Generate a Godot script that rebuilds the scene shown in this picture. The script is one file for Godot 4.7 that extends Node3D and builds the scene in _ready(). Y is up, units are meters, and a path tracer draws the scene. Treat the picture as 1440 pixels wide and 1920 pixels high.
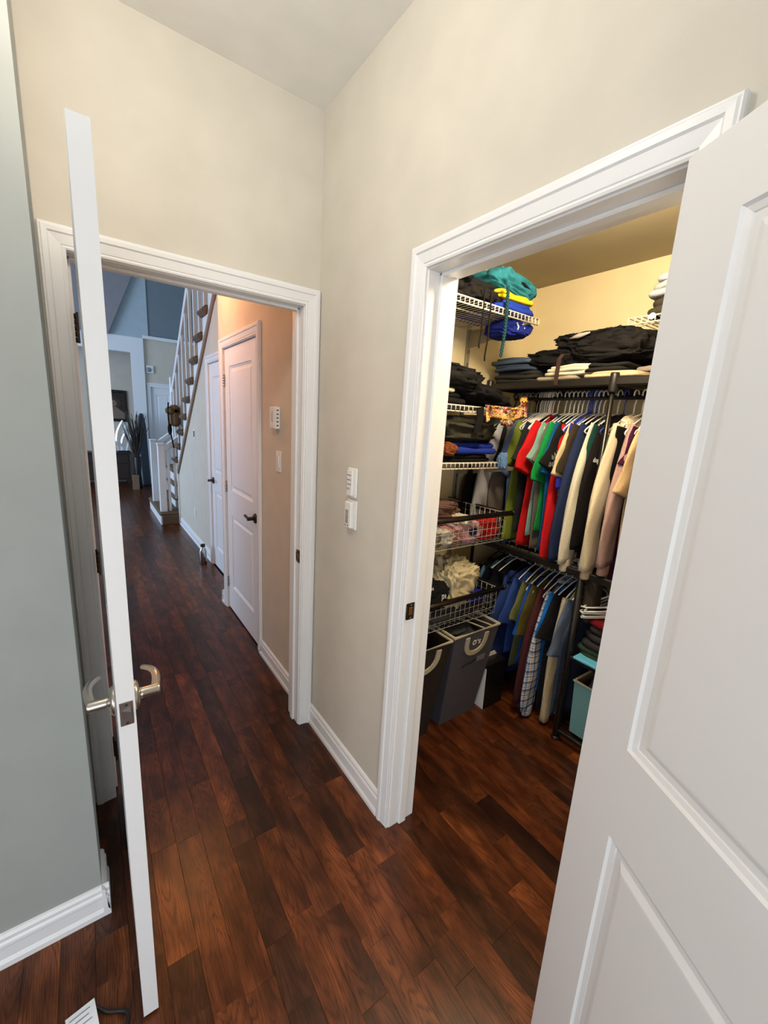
extends Node3D

# ---------------------------------------------------------------- constants
const XB := 0.855        # bedroom face of the closet wall
const XBI := 0.975       # closet face of the closet wall
const ZA := -1.745       # bedroom face of the wall with the bedroom door
const ZAI := -1.865      # hall face of that wall
const CEIL := 2.742
const CZL := -1.785      # closet left wall
const CXB := 2.375       # closet back wall
const CCEIL := 2.436
const HX := 0.852        # hall right wall
const SX := 0.995        # wall under the stairs
const HCEIL := 2.44

var rng := RandomNumberGenerator.new()
var used := {}
var M := {}
var T := {}

# ---------------------------------------------------------------- mesh builder
class MB:
	var st := SurfaceTool.new()
	var P := PackedVector3Array()
	var U := PackedVector2Array()
	func _init() -> void:
		st.begin(Mesh.PRIMITIVE_TRIANGLES)
	func t(a: Vector3, b: Vector3, c: Vector3, ua := Vector2.ZERO, ub := Vector2.ZERO, uc := Vector2.ZERO) -> void:
		P.append(a); P.append(b); P.append(c)
		U.append(ua); U.append(ub); U.append(uc)
	func q(a: Vector3, b: Vector3, c: Vector3, d: Vector3, ua := Vector2.ZERO, ub := Vector2.ZERO, uc := Vector2.ZERO, ud := Vector2.ZERO) -> void:
		t(a, b, c, ua, ub, uc)
		t(a, c, d, ua, uc, ud)
	# orient the gathered triangles outward (signed volume) and hand them over
	func flush(smooth: bool) -> void:
		var n := P.size()
		if n == 0:
			return
		var c := Vector3.ZERO
		for i in n:
			c += P[i]
		c /= n
		var v := 0.0
		for i in range(0, n, 3):
			v += (P[i] - c).dot((P[i + 1] - c).cross(P[i + 2] - c))
		st.set_smooth_group(0 if smooth else -1)
		var flip := v > 0.0
		for i in range(0, n, 3):
			st.set_uv(U[i]); st.add_vertex(P[i])
			if flip:
				st.set_uv(U[i + 2]); st.add_vertex(P[i + 2])
				st.set_uv(U[i + 1]); st.add_vertex(P[i + 1])
			else:
				st.set_uv(U[i + 1]); st.add_vertex(P[i + 1])
				st.set_uv(U[i + 2]); st.add_vertex(P[i + 2])
		P = PackedVector3Array()
		U = PackedVector2Array()
	func mesh() -> ArrayMesh:
		st.generate_normals()
		return st.commit()
	# chamfered box
	func box(c: Vector3, s: Vector3, b := 0.0, bs := Basis()) -> MB:
		var h := s * 0.5
		var k := minf(b, minf(h.x, minf(h.y, h.z)) * 0.98)
		if k <= 0.0:
			for ax in 3:
				for sg in [-1.0, 1.0]:
					var q4: Array[Vector3] = []
					for e in [[-1, -1], [1, -1], [1, 1], [-1, 1]]:
						var p := Vector3.ZERO
						p[ax] = sg * h[ax]
						p[(ax + 1) % 3] = e[0] * sg * h[(ax + 1) % 3]
						p[(ax + 2) % 3] = e[1] * h[(ax + 2) % 3]
						q4.append(c + bs * p)
					q(q4[0], q4[1], q4[2], q4[3], Vector2(0, 0), Vector2(1, 0), Vector2(1, 1), Vector2(0, 1))
			flush(false)
			return self
		var pt := func(sx: float, sy: float, sz: float, ax: int) -> Vector3:
			var p := Vector3(sx * h.x, sy * h.y, sz * h.z)
			var sgn := Vector3(sx, sy, sz)
			for j in 3:
				if j != ax:
					p[j] -= sgn[j] * k
			return c + bs * p
		for ax in 3:
			var a1 := (ax + 1) % 3
			var a2 := (ax + 2) % 3
			for sg in [-1.0, 1.0]:
				var q4: Array[Vector3] = []
				for e in [[-1, -1], [1, -1], [1, 1], [-1, 1]]:
					var sv := Vector3.ZERO
					sv[ax] = sg
					sv[a1] = e[0] * sg
					sv[a2] = e[1]
					q4.append(pt.call(sv.x, sv.y, sv.z, ax))
				q(q4[0], q4[1], q4[2], q4[3], Vector2(0, 0), Vector2(1, 0), Vector2(1, 1), Vector2(0, 1))
			# edges along ax, between faces a1 and a2
			for s1 in [-1.0, 1.0]:
				for s2 in [-1.0, 1.0]:
					var lo := Vector3.ZERO
					lo[ax] = -1.0; lo[a1] = s1; lo[a2] = s2
					var hi := lo
					hi[ax] = 1.0
					var e0: Vector3 = pt.call(lo.x, lo.y, lo.z, a1)
					var e1: Vector3 = pt.call(hi.x, hi.y, hi.z, a1)
					var e2: Vector3 = pt.call(hi.x, hi.y, hi.z, a2)
					var e3: Vector3 = pt.call(lo.x, lo.y, lo.z, a2)
					if s1 * s2 > 0:
						q(e0, e3, e2, e1)
					else:
						q(e0, e1, e2, e3)
		for sx in [-1.0, 1.0]:
			for sy in [-1.0, 1.0]:
				for sz in [-1.0, 1.0]:
					var a: Vector3 = pt.call(sx, sy, sz, 0)
					var b2: Vector3 = pt.call(sx, sy, sz, 1)
					var c2: Vector3 = pt.call(sx, sy, sz, 2)
					if sx * sy * sz > 0:
						t(a, b2, c2)
					else:
						t(a, c2, b2)
		flush(false)
		return self
	# box from its low and high corner
	func span(a: Vector3, b: Vector3, bevel := 0.0) -> MB:
		return box((a + b) * 0.5, (b - a).abs(), bevel)
	# rings of equal length joined to a skin; ends capped
	func loft(rings: Array, smooth := true, cap := true, closed := true, loop := false) -> MB:
		var n: int = rings[0].size()
		var last := n if closed else n - 1
		var count := rings.size()
		for i in (count if loop else count - 1):
			var r0: PackedVector3Array = rings[i]
			var r1: PackedVector3Array = rings[(i + 1) % count]
			var v0 := float(i) / maxf(1.0, count - 1)
			var v1 := float(i + 1) / maxf(1.0, count - 1)
			for j in last:
				var k := (j + 1) % n
				var u0 := float(j) / n
				var u1 := float(j + 1) / n
				q(r0[j], r0[k], r1[k], r1[j], Vector2(u0, v0), Vector2(u1, v0), Vector2(u1, v1), Vector2(u0, v1))
		if cap and not loop:
			for e in 2:
				var r: PackedVector3Array = rings[0] if e == 0 else rings[count - 1]
				var c := Vector3.ZERO
				for p in r:
					c += p
				c /= n
				for j in n:
					var k := (j + 1) % n
					if e == 0:
						t(c, r[k], r[j])
					else:
						t(c, r[j], r[k])
		flush(smooth)
		return self
	# tube through points; r a number or an array
	func tube(pts: Array, r, seg := 8, smooth := true, loop := false, flat := Vector2.ONE, up := Vector3.ZERO) -> MB:
		var rings := []
		var n := pts.size()
		var side := Vector3.ZERO
		for i in n:
			var d: Vector3
			if loop:
				d = (pts[(i + 1) % n] - pts[(i - 1 + n) % n]).normalized()
			elif i == 0:
				d = (pts[1] - pts[0]).normalized()
			elif i == n - 1:
				d = (pts[i] - pts[i - 1]).normalized()
			else:
				d = (pts[i + 1] - pts[i - 1]).normalized()
			if side == Vector3.ZERO:
				var ref := up if up != Vector3.ZERO else (Vector3.UP if absf(d.y) < 0.9 else Vector3.RIGHT)
				side = d.cross(ref).normalized()
			else:
				side = (side - d * side.dot(d)).normalized()
			var b := side.cross(d).normalized()
			var rad: float = r if (r is float or r is int) else r[i]
			var ring := PackedVector3Array()
			for j in seg:
				var a := TAU * j / seg
				ring.append(pts[i] + side * cos(a) * rad * flat.x + b * sin(a) * rad * flat.y)
			rings.append(ring)
		return loft(rings, smooth, true, true, loop)
	# profile of (radius, height) turned round an axis
	func lathe(prof: Array, seg := 20, tr := Transform3D(), smooth := true) -> MB:
		var rings := []
		for p in prof:
			var ring := PackedVector3Array()
			for j in seg:
				var a := TAU * j / seg
				ring.append(tr * Vector3(maxf(p.x, 0.0002) * cos(a), p.y, maxf(p.x, 0.0002) * sin(a)))
			rings.append(ring)
		return loft(rings, smooth)
	# polygon in its xy plane pushed along z from z0 to z1
	func prism(poly: PackedVector2Array, z0: float, z1: float, tr := Transform3D()) -> MB:
		var n := poly.size()
		var idx := Geometry2D.triangulate_polygon(poly)
		var ccw := not Geometry2D.is_polygon_clockwise(poly)
		for i in range(0, idx.size(), 3):
			var a := poly[idx[i]]
			var b := poly[idx[i + 1]]
			var c := poly[idx[i + 2]]
			if (b - a).cross(c - a) < 0:
				var s := b
				b = c
				c = s
			t(tr * Vector3(a.x, a.y, z1), tr * Vector3(b.x, b.y, z1), tr * Vector3(c.x, c.y, z1), a, b, c)
			t(tr * Vector3(a.x, a.y, z0), tr * Vector3(c.x, c.y, z0), tr * Vector3(b.x, b.y, z0), a, c, b)
		for i in n:
			var a := poly[i]
			var b := poly[(i + 1) % n]
			if not ccw:
				var s := a
				a = b
				b = s
			q(tr * Vector3(a.x, a.y, z0), tr * Vector3(b.x, b.y, z0), tr * Vector3(b.x, b.y, z1), tr * Vector3(a.x, a.y, z1))
		flush(false)
		return self
	# profile of (across, proud) swept along a path on a wall with normal n; across = flip * d x n, corners mitred
	func sweep(prof: Array, path: Array, n: Vector3, flip := 1.0) -> MB:
		var rings := []
		var cnt := path.size()
		for i in cnt:
			var m: Vector3
			if i == 0:
				m = (path[1] - path[0]).normalized().cross(n) * flip
			elif i == cnt - 1:
				m = (path[i] - path[i - 1]).normalized().cross(n) * flip
			else:
				var s1: Vector3 = (path[i] - path[i - 1]).normalized().cross(n) * flip
				var s2: Vector3 = (path[i + 1] - path[i]).normalized().cross(n) * flip
				m = (s1 + s2) / (1.0 + s1.dot(s2))
			var ring := PackedVector3Array()
			for p in prof:
				ring.append(path[i] + m * p.x + n * p.y)
			rings.append(ring)
		return loft(rings, false)

# ---------------------------------------------------------------- naming and placing
func numbered(called: String) -> String:
	var k: int = used.get(called, 0)
	used[called] = k + 1
	return called if k == 0 else "%s_%03d" % [called, k]

func tag(o: Node, label: String, category := "", group := "", kind := "") -> Node:
	if label:
		o.set_meta("label", label)
	if category:
		o.set_meta("category", category)
	if group:
		o.set_meta("group", group)
	if kind:
		o.set_meta("kind", kind)
	return o

func thing(called: String, label: String, category: String, at := Vector3.ZERO, turn := 0.0, group := "", kind := "") -> Node3D:
	var o := Node3D.new()
	o.name = numbered(called)
	add_child(o)
	o.position = at
	o.rotation.y = turn
	tag(o, label, category, group, kind)
	return o

func part(called: String, me: Mesh, m: Material, parent: Node) -> MeshInstance3D:
	var o := MeshInstance3D.new()
	o.mesh = me
	o.material_override = m
	o.name = called if parent != self else numbered(called)
	parent.add_child(o, true)
	o.cast_shadow = GeometryInstance3D.SHADOW_CASTING_SETTING_ON
	return o

func obj(called: String, b: MB, m: Material, parent: Node = self) -> MeshInstance3D:
	return part(called, b.mesh(), m, parent)

func struct(called: String, b: MB, m: Material, label := "", category := "") -> MeshInstance3D:
	var o := obj(called, b, m)
	tag(o, label, category, "", "structure")
	return o

func dup(root: Node3D, at: Vector3, label: String, called: String) -> Node3D:
	var r: Node3D = root.duplicate()
	r.name = numbered(called)
	add_child(r)
	r.position = at
	if label:
		r.set_meta("label", label)
	return r

# ---------------------------------------------------------------- materials
func rgb(r: int, g: int, b: int) -> Color:
	return Color8(r, g, b)

func mat(c: Color, rough := 0.6, metal := 0.0) -> StandardMaterial3D:
	var m := StandardMaterial3D.new()
	m.albedo_color = c
	m.roughness = rough
	m.metallic = metal
	m.cull_mode = BaseMaterial3D.CULL_DISABLED
	return m

func itex(img: Image) -> ImageTexture:
	return ImageTexture.create_from_image(img)

func cloth(c: Color, tex := "weave", scale := 6.0, nscale := 1.0) -> StandardMaterial3D:
	var key := "cloth%s%s%s" % [c.to_html(), tex, scale]
	if M.has(key):
		return M[key]
	var m := mat(c, 0.92)
	m.metallic_specular = 0.25
	m.albedo_texture = T[tex]
	m.uv1_triplanar = true
	m.uv1_scale = Vector3.ONE * scale
	m.normal_enabled = true
	m.normal_texture = T.cloth_n
	m.normal_scale = nscale
	M[key] = m
	return m

func noise(seed_: int, freq: float, oct := 3, type := FastNoiseLite.TYPE_SIMPLEX_SMOOTH) -> FastNoiseLite:
	var n := FastNoiseLite.new()
	n.seed = seed_
	n.noise_type = type
	n.frequency = freq
	n.fractal_octaves = oct
	return n

func speckle(seed_: int, freq: float, lo: float, hi: float, size := 256) -> Image:
	var src := noise(seed_, freq, 3).get_seamless_image(size, size, false, false, 0.1, true)
	var img := Image.create(size, size, false, Image.FORMAT_RGB8)
	for y in size:
		for x in size:
			var v := lerpf(lo, hi, src.get_pixel(x, y).r)
			img.set_pixel(x, y, Color(v, v, v))
	return img

func wood_image(seed_: int) -> Image:
	var w := 768
	var h := 1024
	var warp := noise(seed_, 1.0, 2)
	var low := noise(seed_ + 1, 1.0, 2)
	var fine := noise(seed_ + 2, 1.0, 2)
	var mot := noise(seed_ + 3, 1.0, 3)
	var data := PackedByteArray()
	data.resize(w * h * 3)
	var i := 0
	for y in h:
		var fy := y / float(h)
		for x in w:
			var fx := x / float(w)
			var f := fine.get_noise_2d(fx * 150.0, fy * 5.0)
			var n := warp.get_noise_2d(fx * 3.0, fy * 1.15)
			var ring := absf(fposmod(n * 8.0 + 0.25 * f, 1.0) - 0.5) * 2.0
			var line := smoothstep(0.0, 0.5, ring)
			var l := low.get_noise_2d(fx * 4.0, fy * 3.0)
			var mo := mot.get_noise_2d(fx * 9.0, fy * 9.0)
			var v := 0.66 + 0.15 * (line - 0.6) * (0.4 + 1.2 * clampf(0.5 + l, 0.0, 1.0)) + 0.17 * f + 0.24 * l + 0.15 * mo
			v = clampf(v, 0.16, 1.0)
			data[i] = int(255.0 * v)
			data[i + 1] = int(255.0 * clampf(v * (0.88 + 0.14 * v), 0.0, 1.0))
			data[i + 2] = int(255.0 * clampf(v * (0.80 + 0.22 * v), 0.0, 1.0))
			i += 3
	return Image.create_from_data(w, h, false, Image.FORMAT_RGB8, data)

func plaid_image() -> Image:
	var s := 192
	var img := Image.create(s, s, false, Image.FORMAT_RGB8)
	var bands := [[0, 26, Color(0.10, 0.17, 0.42)], [34, 6, Color(0.10, 0.14, 0.30)], [56, 16, Color(0.30, 0.42, 0.70)], [88, 8, Color(0.62, 0.50, 0.32)], [112, 22, Color(0.12, 0.20, 0.46)], [146, 5, Color(0.16, 0.16, 0.26)], [164, 12, Color(0.40, 0.52, 0.76)]]
	var line := []
	for x in s:
		var c := Color(0.86, 0.86, 0.84)
		for b in bands:
			if x >= b[0] and x < b[0] + b[1]:
				c = b[2]
		line.append(c)
	for y in s:
		for x in s:
			img.set_pixel(x, y, (line[x] as Color).lerp(line[y], 0.5))
	return img

func floral_image() -> Image:
	var s := 192
	var img := Image.create(s, s, false, Image.FORMAT_RGB8)
	img.fill(Color(0.13, 0.11, 0.10))
	var r := RandomNumberGenerator.new()
	r.seed = 77
	var cols := [Color(0.92, 0.78, 0.35), Color(0.85, 0.55, 0.52), Color(0.93, 0.88, 0.78), Color(0.90, 0.62, 0.22), Color(0.62, 0.22, 0.24)]
	for k in 90:
		var cx := r.randi_range(0, s - 1)
		var cy := r.randi_range(0, s - 1)
		var rad := r.randf_range(9.0, 19.0)
		var c: Color = cols[r.randi() % cols.size()]
		var ph := r.randf() * TAU
		for dy in range(-20, 21):
			for dx in range(-20, 21):
				var d := sqrt(dx * dx + dy * dy)
				var a := atan2(dy, dx)
				var lim := rad * (0.72 + 0.28 * cos(5.0 * a + ph))
				if d < lim:
					var cc := c if d > rad * 0.22 else Color(0.55, 0.32, 0.10)
					img.set_pixel(posmod(cx + dx, s), posmod(cy + dy, s), cc.darkened(0.25 * d / rad) if d > rad * 0.22 else cc)
	return img

func portrait_image() -> Image:
	var w := 96
	var h := 192
	var img := Image.create(w, h, false, Image.FORMAT_RGB8)
	var n := noise(5, 0.05, 3)
	for y in h:
		for x in w:
			var px := (x - 52.0) / 96.0
			var py := (y - 78.0) / 96.0
			var c := Color(0.09, 0.07, 0.06).lerp(Color(0.25, 0.19, 0.14), 0.5 + 0.5 * n.get_noise_2d(x, y))
			var hair := pow(px / 0.30, 2) + pow((py + 0.02) / 0.42, 2)
			if hair < 1.0:
				c = Color(0.27, 0.19, 0.14)
			if py > 0.28 and absf(px) < 0.12 + (py - 0.28) * 0.75:
				c = Color(0.50, 0.42, 0.36)
			if pow(px / 0.15, 2) + pow(py / 0.25, 2) < 1.0:
				c = Color(0.60, 0.49, 0.40).darkened(0.5 * clampf(px + 0.12, 0.0, 1.0))
				if absf(py + 0.03) < 0.014 and absf(absf(px) - 0.06) < 0.03:
					c = Color(0.12, 0.08, 0.07)
				if absf(py - 0.12) < 0.012 and absf(px) < 0.045:
					c = Color(0.42, 0.2, 0.18)
			img.set_pixel(x, y, c)
	return img

func make_materials() -> void:
	T.weave = itex(speckle(1, 0.10, 0.80, 1.0))
	T.heather = itex(speckle(2, 0.16, 0.35, 1.0))
	T.paint = itex(speckle(3, 0.02, 0.965, 1.0))
	T.carpet = itex(speckle(4, 0.22, 0.45, 1.0))
	T.plaid = itex(plaid_image())
	T.floral = itex(floral_image())
	T.portrait = itex(portrait_image())
	var hn := speckle(9, 0.09, 0.0, 1.0)
	hn.bump_map_to_normal_map(2.0)
	T.cloth_n = itex(hn)
	T.wood_a = itex(wood_image(11))
	T.wood_b = itex(wood_image(41))
	var wall := func(c: Color) -> StandardMaterial3D:
		var m := mat(c, 0.72)
		m.albedo_texture = T.paint
		m.uv1_triplanar = true
		m.uv1_world_triplanar = true
		m.uv1_scale = Vector3.ONE * 0.8
		m.metallic_specular = 0.3
		return m
	M.wall = wall.call(rgb(214, 208, 195))
	M.hall = wall.call(rgb(216, 205, 188))
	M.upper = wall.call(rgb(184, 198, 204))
	M.ceiling = wall.call(rgb(240, 238, 232))
	M.nib = wall.call(rgb(166, 169, 164))  # dimness of the left wall end, painted in as a darker grey green
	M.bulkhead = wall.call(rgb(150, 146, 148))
	M.upper_shaded = wall.call(rgb(128, 138, 144))  # shaded copy of the upper wall colour, shade painted in
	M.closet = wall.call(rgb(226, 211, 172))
	M.closet_ceiling = wall.call(rgb(158, 146, 120))  # closet wall colour darkened, so the ceiling's shade is in the albedo
	M.trim = mat(rgb(238, 238, 238), 0.38)
	M.door = mat(rgb(238, 238, 238), 0.42)
	M.nickel = mat(rgb(188, 182, 172), 0.28, 1.0)
	M.steel = mat(rgb(200, 204, 210), 0.16, 1.0)
	M.bronze = mat(rgb(62, 50, 40), 0.4, 0.8)
	M.brass = mat(rgb(196, 148, 78), 0.35, 1.0)
	M.plastic = mat(rgb(236, 235, 230), 0.4)
	M.slot = mat(rgb(40, 40, 42), 0.6)
	M.black = mat(rgb(17, 16, 16), 0.42)
	M.blackmetal = mat(rgb(14, 13, 13), 0.3, 0.0)
	M.darkrail = mat(rgb(72, 64, 60), 0.25, 0.9)
	M.wire = mat(rgb(218, 212, 200), 0.4)
	M.greywire = mat(rgb(196, 194, 188), 0.4, 0.3)
	M.platinum = mat(rgb(150, 142, 128), 0.45, 0.5)
	M.darkwood = mat(rgb(52, 42, 36), 0.45)
	M.tanwood = mat(rgb(134, 108, 84), 0.5)
	M.paper = mat(rgb(232, 234, 236), 0.7)
	M.print_ink = mat(rgb(70, 74, 80), 0.8)
	M.orange_ink = mat(rgb(214, 106, 40), 0.8)
	M.gap = mat(rgb(22, 14, 10), 0.9)
	M.white_hanger = mat(rgb(232, 232, 232), 0.35)
	M.blue_hanger = mat(rgb(54, 72, 170), 0.35)
	M.grey_hanger = mat(rgb(140, 146, 156), 0.4)
	M.pane = mat(Color(0.92, 0.96, 1.0, 0.08), 0.02)
	M.pane.transparency = BaseMaterial3D.TRANSPARENCY_ALPHA
	var carpet := mat(rgb(140, 114, 90), 0.98)
	carpet.albedo_texture = T.carpet
	carpet.uv1_triplanar = true
	carpet.uv1_scale = Vector3.ONE * 5.0
	M.carpet = carpet
	var tones := [rgb(136, 76, 42), rgb(126, 69, 38), rgb(118, 64, 35), rgb(108, 59, 34), rgb(88, 50, 31), rgb(150, 84, 46), rgb(64, 38, 27)]
	for k in tones.size():
		for v in 2:
			var m := mat(tones[k], 0.28)
			m.albedo_texture = T.wood_a if v == 0 else T.wood_b
			m.metallic_specular = 0.42
			M["plank%d%d" % [k, v]] = m
	var g := mat(rgb(255, 222, 176), 0.5)
	g.emission_enabled = true
	g.emission = rgb(255, 214, 160)
	g.emission_energy_multiplier = 3.0
	M.glow = g

# ---------------------------------------------------------------- the setting
func look() -> void:
	var cam := Camera3D.new()
	cam.name = "camera"
	cam.fov = 102.1556
	cam.position = Vector3(0, 1.555, 0)
	var b := Basis(Vector3.UP, -0.624692) * Basis(Vector3.RIGHT, -0.209993) * Basis(Vector3(0, 0, 1), 0.058933)
	cam.basis = b
	cam.near = 0.02
	cam.far = 60.0
	add_child(cam)
	cam.current = true
	var env := Environment.new()
	var sky := Sky.new()
	var sm := ProceduralSkyMaterial.new()
	sm.sky_top_color = Color(0.42, 0.60, 0.86)
	sm.sky_horizon_color = Color(0.80, 0.86, 0.92)
	sm.ground_bottom_color = Color(0.30, 0.30, 0.28)
	sm.ground_horizon_color = Color(0.70, 0.74, 0.76)
	sky.sky_material = sm
	env.background_mode = Environment.BG_SKY
	env.sky = sky
	env.background_energy_multiplier = 1.0
	env.tonemap_mode = Environment.TONE_MAPPER_LINEAR
	env.tonemap_exposure = 0.86
	env.sdfgi_enabled = true
	env.ssao_enabled = true
	env.ssil_enabled = true
	var we := WorldEnvironment.new()
	we.name = "surroundings"
	we.environment = env
	add_child(we)
	# daylight entering by the bedroom window behind the camera
	area("bedroom_daylight", Vector3(-0.85, 1.02, 1.86), Vector3(0, 0, -1), Vector2(1.3, 1.5), Color(0.94, 0.97, 1.0), 4.2)
	# added light at the unseen side window, brightens the closet door face
	area("added_side_light", Vector3(-2.14, 1.38, 0.55), Vector3(1, 0, 0), Vector2(1.1, 1.25), Color(0.95, 0.975, 1.0), 2.4)
	# daylight of the tall windows of the living room
	area("living_daylight", Vector3(-3.55, 2.0, -7.0), Vector3(1, 0, 0), Vector2(3.2, 3.0), Color(0.76, 0.87, 1.0), 27.0)

func area(called: String, at: Vector3, towards: Vector3, size: Vector2, c: Color, e: float) -> void:
	var l := AreaLight3D.new()
	l.name = called
	l.area_size = size
	l.light_color = c
	l.light_energy = e
	l.area_normalize_energy = true
	l.shadow_enabled = true
	l.area_range = 30.0
	l.area_attenuation = 2.0
	add_child(l)
	l.position = at
	l.look_at_from_position(at, at + towards, Vector3.UP)

func omni(called: String, at: Vector3, c: Color, e: float, size: float) -> void:
	var l := OmniLight3D.new()
	l.name = called
	l.light_color = c
	l.light_energy = e
	l.light_size = size
	l.omni_range = 30.0
	l.omni_attenuation = 2.0
	l.shadow_enabled = true
	add_child(l)
	l.position = at

func flush_lamp(called: String, label: String, at: Vector3, r: float, c: Color, e: float) -> void:
	var t := thing(called, label, "ceiling lamp", at)
	obj("base", MB.new().lathe([Vector2(0, 0), Vector2(r * 1.05, 0), Vector2(r * 1.05, -0.02), Vector2(r * 0.98, -0.026), Vector2(0, -0.026)], 28), M.nickel, t)
	obj("glass_dome", MB.new().lathe([Vector2(r * 0.95, -0.024), Vector2(r * 0.9, -0.05), Vector2(r * 0.7, -0.078), Vector2(r * 0.4, -0.094), Vector2(0, -0.1)], 28), M.glow, t)
	omni(called + "_light", at + Vector3(0, -0.18, 0), c, e, 0.1)

const CASING := [Vector2(0, 0), Vector2(0, 0.009), Vector2(0.005, 0.011), Vector2(0.011, 0.0085), Vector2(0.013, 0.011), Vector2(0.040, 0.0145), Vector2(0.044, 0.0185), Vector2(0.056, 0.019), Vector2(0.060, 0.0165), Vector2(0.063, 0.0165), Vector2(0.066, 0.012), Vector2(0.066, 0)]
const BASE := [Vector2(0, 0), Vector2(0, 0.019), Vector2(0.016, 0.0185), Vector2(0.024, 0.014), Vector2(0.026, 0.0125), Vector2(0.062, 0.012), Vector2(0.068, 0.0145), Vector2(0.076, 0.0135), Vector2(0.082, 0.0095), Vector2(0.094, 0.0105), Vector2(0.102, 0.006), Vector2(0.104, 0)]

# door casing round an opening: a and b are the feet of its inner edge, h the height, n the wall's normal
func casing(called: String, a: Vector3, b: Vector3, h: float, n: Vector3, label: String) -> Node3D:
	var up := Vector3(0, h, 0)
	var d := (b - a).normalized()
	var fl := 1.0 if Vector3.UP.cross(n).dot(d) < 0 else -1.0
	var t := thing(called, label, "door casing", a, 0.0, "", "structure")
	var o := Vector3.ZERO
	obj("casing_board", MB.new().sweep(CASING, [o, o + up, b - a + up, b - a], n, fl), M.trim, t)
	return t

func baseboard(called: String, a: Vector3, b: Vector3, n: Vector3, label: String) -> void:
	var d := (b - a).normalized()
	var fl := 1.0 if d.cross(n).y > 0 else -1.0
	struct(called, MB.new().sweep(BASE, [a, b], n, fl), M.trim, label, "baseboard")

# jamb lining between a wall's two faces, with the stop moulding
func jamb(parent: Node, lo: Vector3, hi: Vector3, along_x: bool, th := 0.018) -> void:
	# lo, hi: corners of the clear opening (through the wall)
	if along_x:
		obj("jamb", MB.new().span(Vector3(lo.x - th, 0, lo.z), Vector3(lo.x, hi.y, hi.z), 0.001), M.trim, parent)
		obj("jamb", MB.new().span(Vector3(hi.x, 0, lo.z), Vector3(hi.x + th, hi.y, hi.z), 0.001), M.trim, parent)
		obj("head_jamb", MB.new().span(Vector3(lo.x - th, hi.y, lo.z), Vector3(hi.x + th, hi.y + th, hi.z), 0.001), M.trim, parent)
		var z := hi.z - 0.042
		for x in [[lo.x, lo.x + 0.011], [hi.x - 0.011, hi.x]]:
			obj("door_stop", MB.new().span(Vector3(x[0], 0, z - 0.034), Vector3(x[1], hi.y, z), 0.003), M.trim, parent)
		obj("door_stop", MB.new().span(Vector3(lo.x, hi.y - 0.011, z - 0.034), Vector3(hi.x, hi.y, z), 0.003), M.trim, parent)
	else:
		obj("jamb", MB.new().span(Vector3(lo.x, 0, lo.z - th), Vector3(hi.x, hi.y, lo.z), 0.001), M.trim, parent)
		obj("jamb", MB.new().span(Vector3(lo.x, 0, hi.z), Vector3(hi.x, hi.y, hi.z + th), 0.001), M.trim, parent)
		obj("head_jamb", MB.new().span(Vector3(lo.x, hi.y, lo.z - th), Vector3(hi.x, hi.y + th, hi.z + th), 0.001), M.trim, parent)
		var x := lo.x + 0.042
		for z in [[lo.z, lo.z + 0.011], [hi.z - 0.011, hi.z]]:
			obj("door_stop", MB.new().span(Vector3(x, 0, z[0]), Vector3(x + 0.034, hi.y, z[1]), 0.003), M.trim, parent)
		obj("door_stop", MB.new().span(Vector3(x, hi.y - 0.011, lo.z), Vector3(x + 0.034, hi.y, hi.z), 0.003), M.trim, parent)

const MOULD := [Vector2(0, 0), Vector2(0.004, -0.005), Vector2(0.013, -0.0075), Vector2(0.015, -0.0095), Vector2(0.027, -0.0095), Vector2(0.040, -0.003), Vector2(0.044, -0.0025)]

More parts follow.
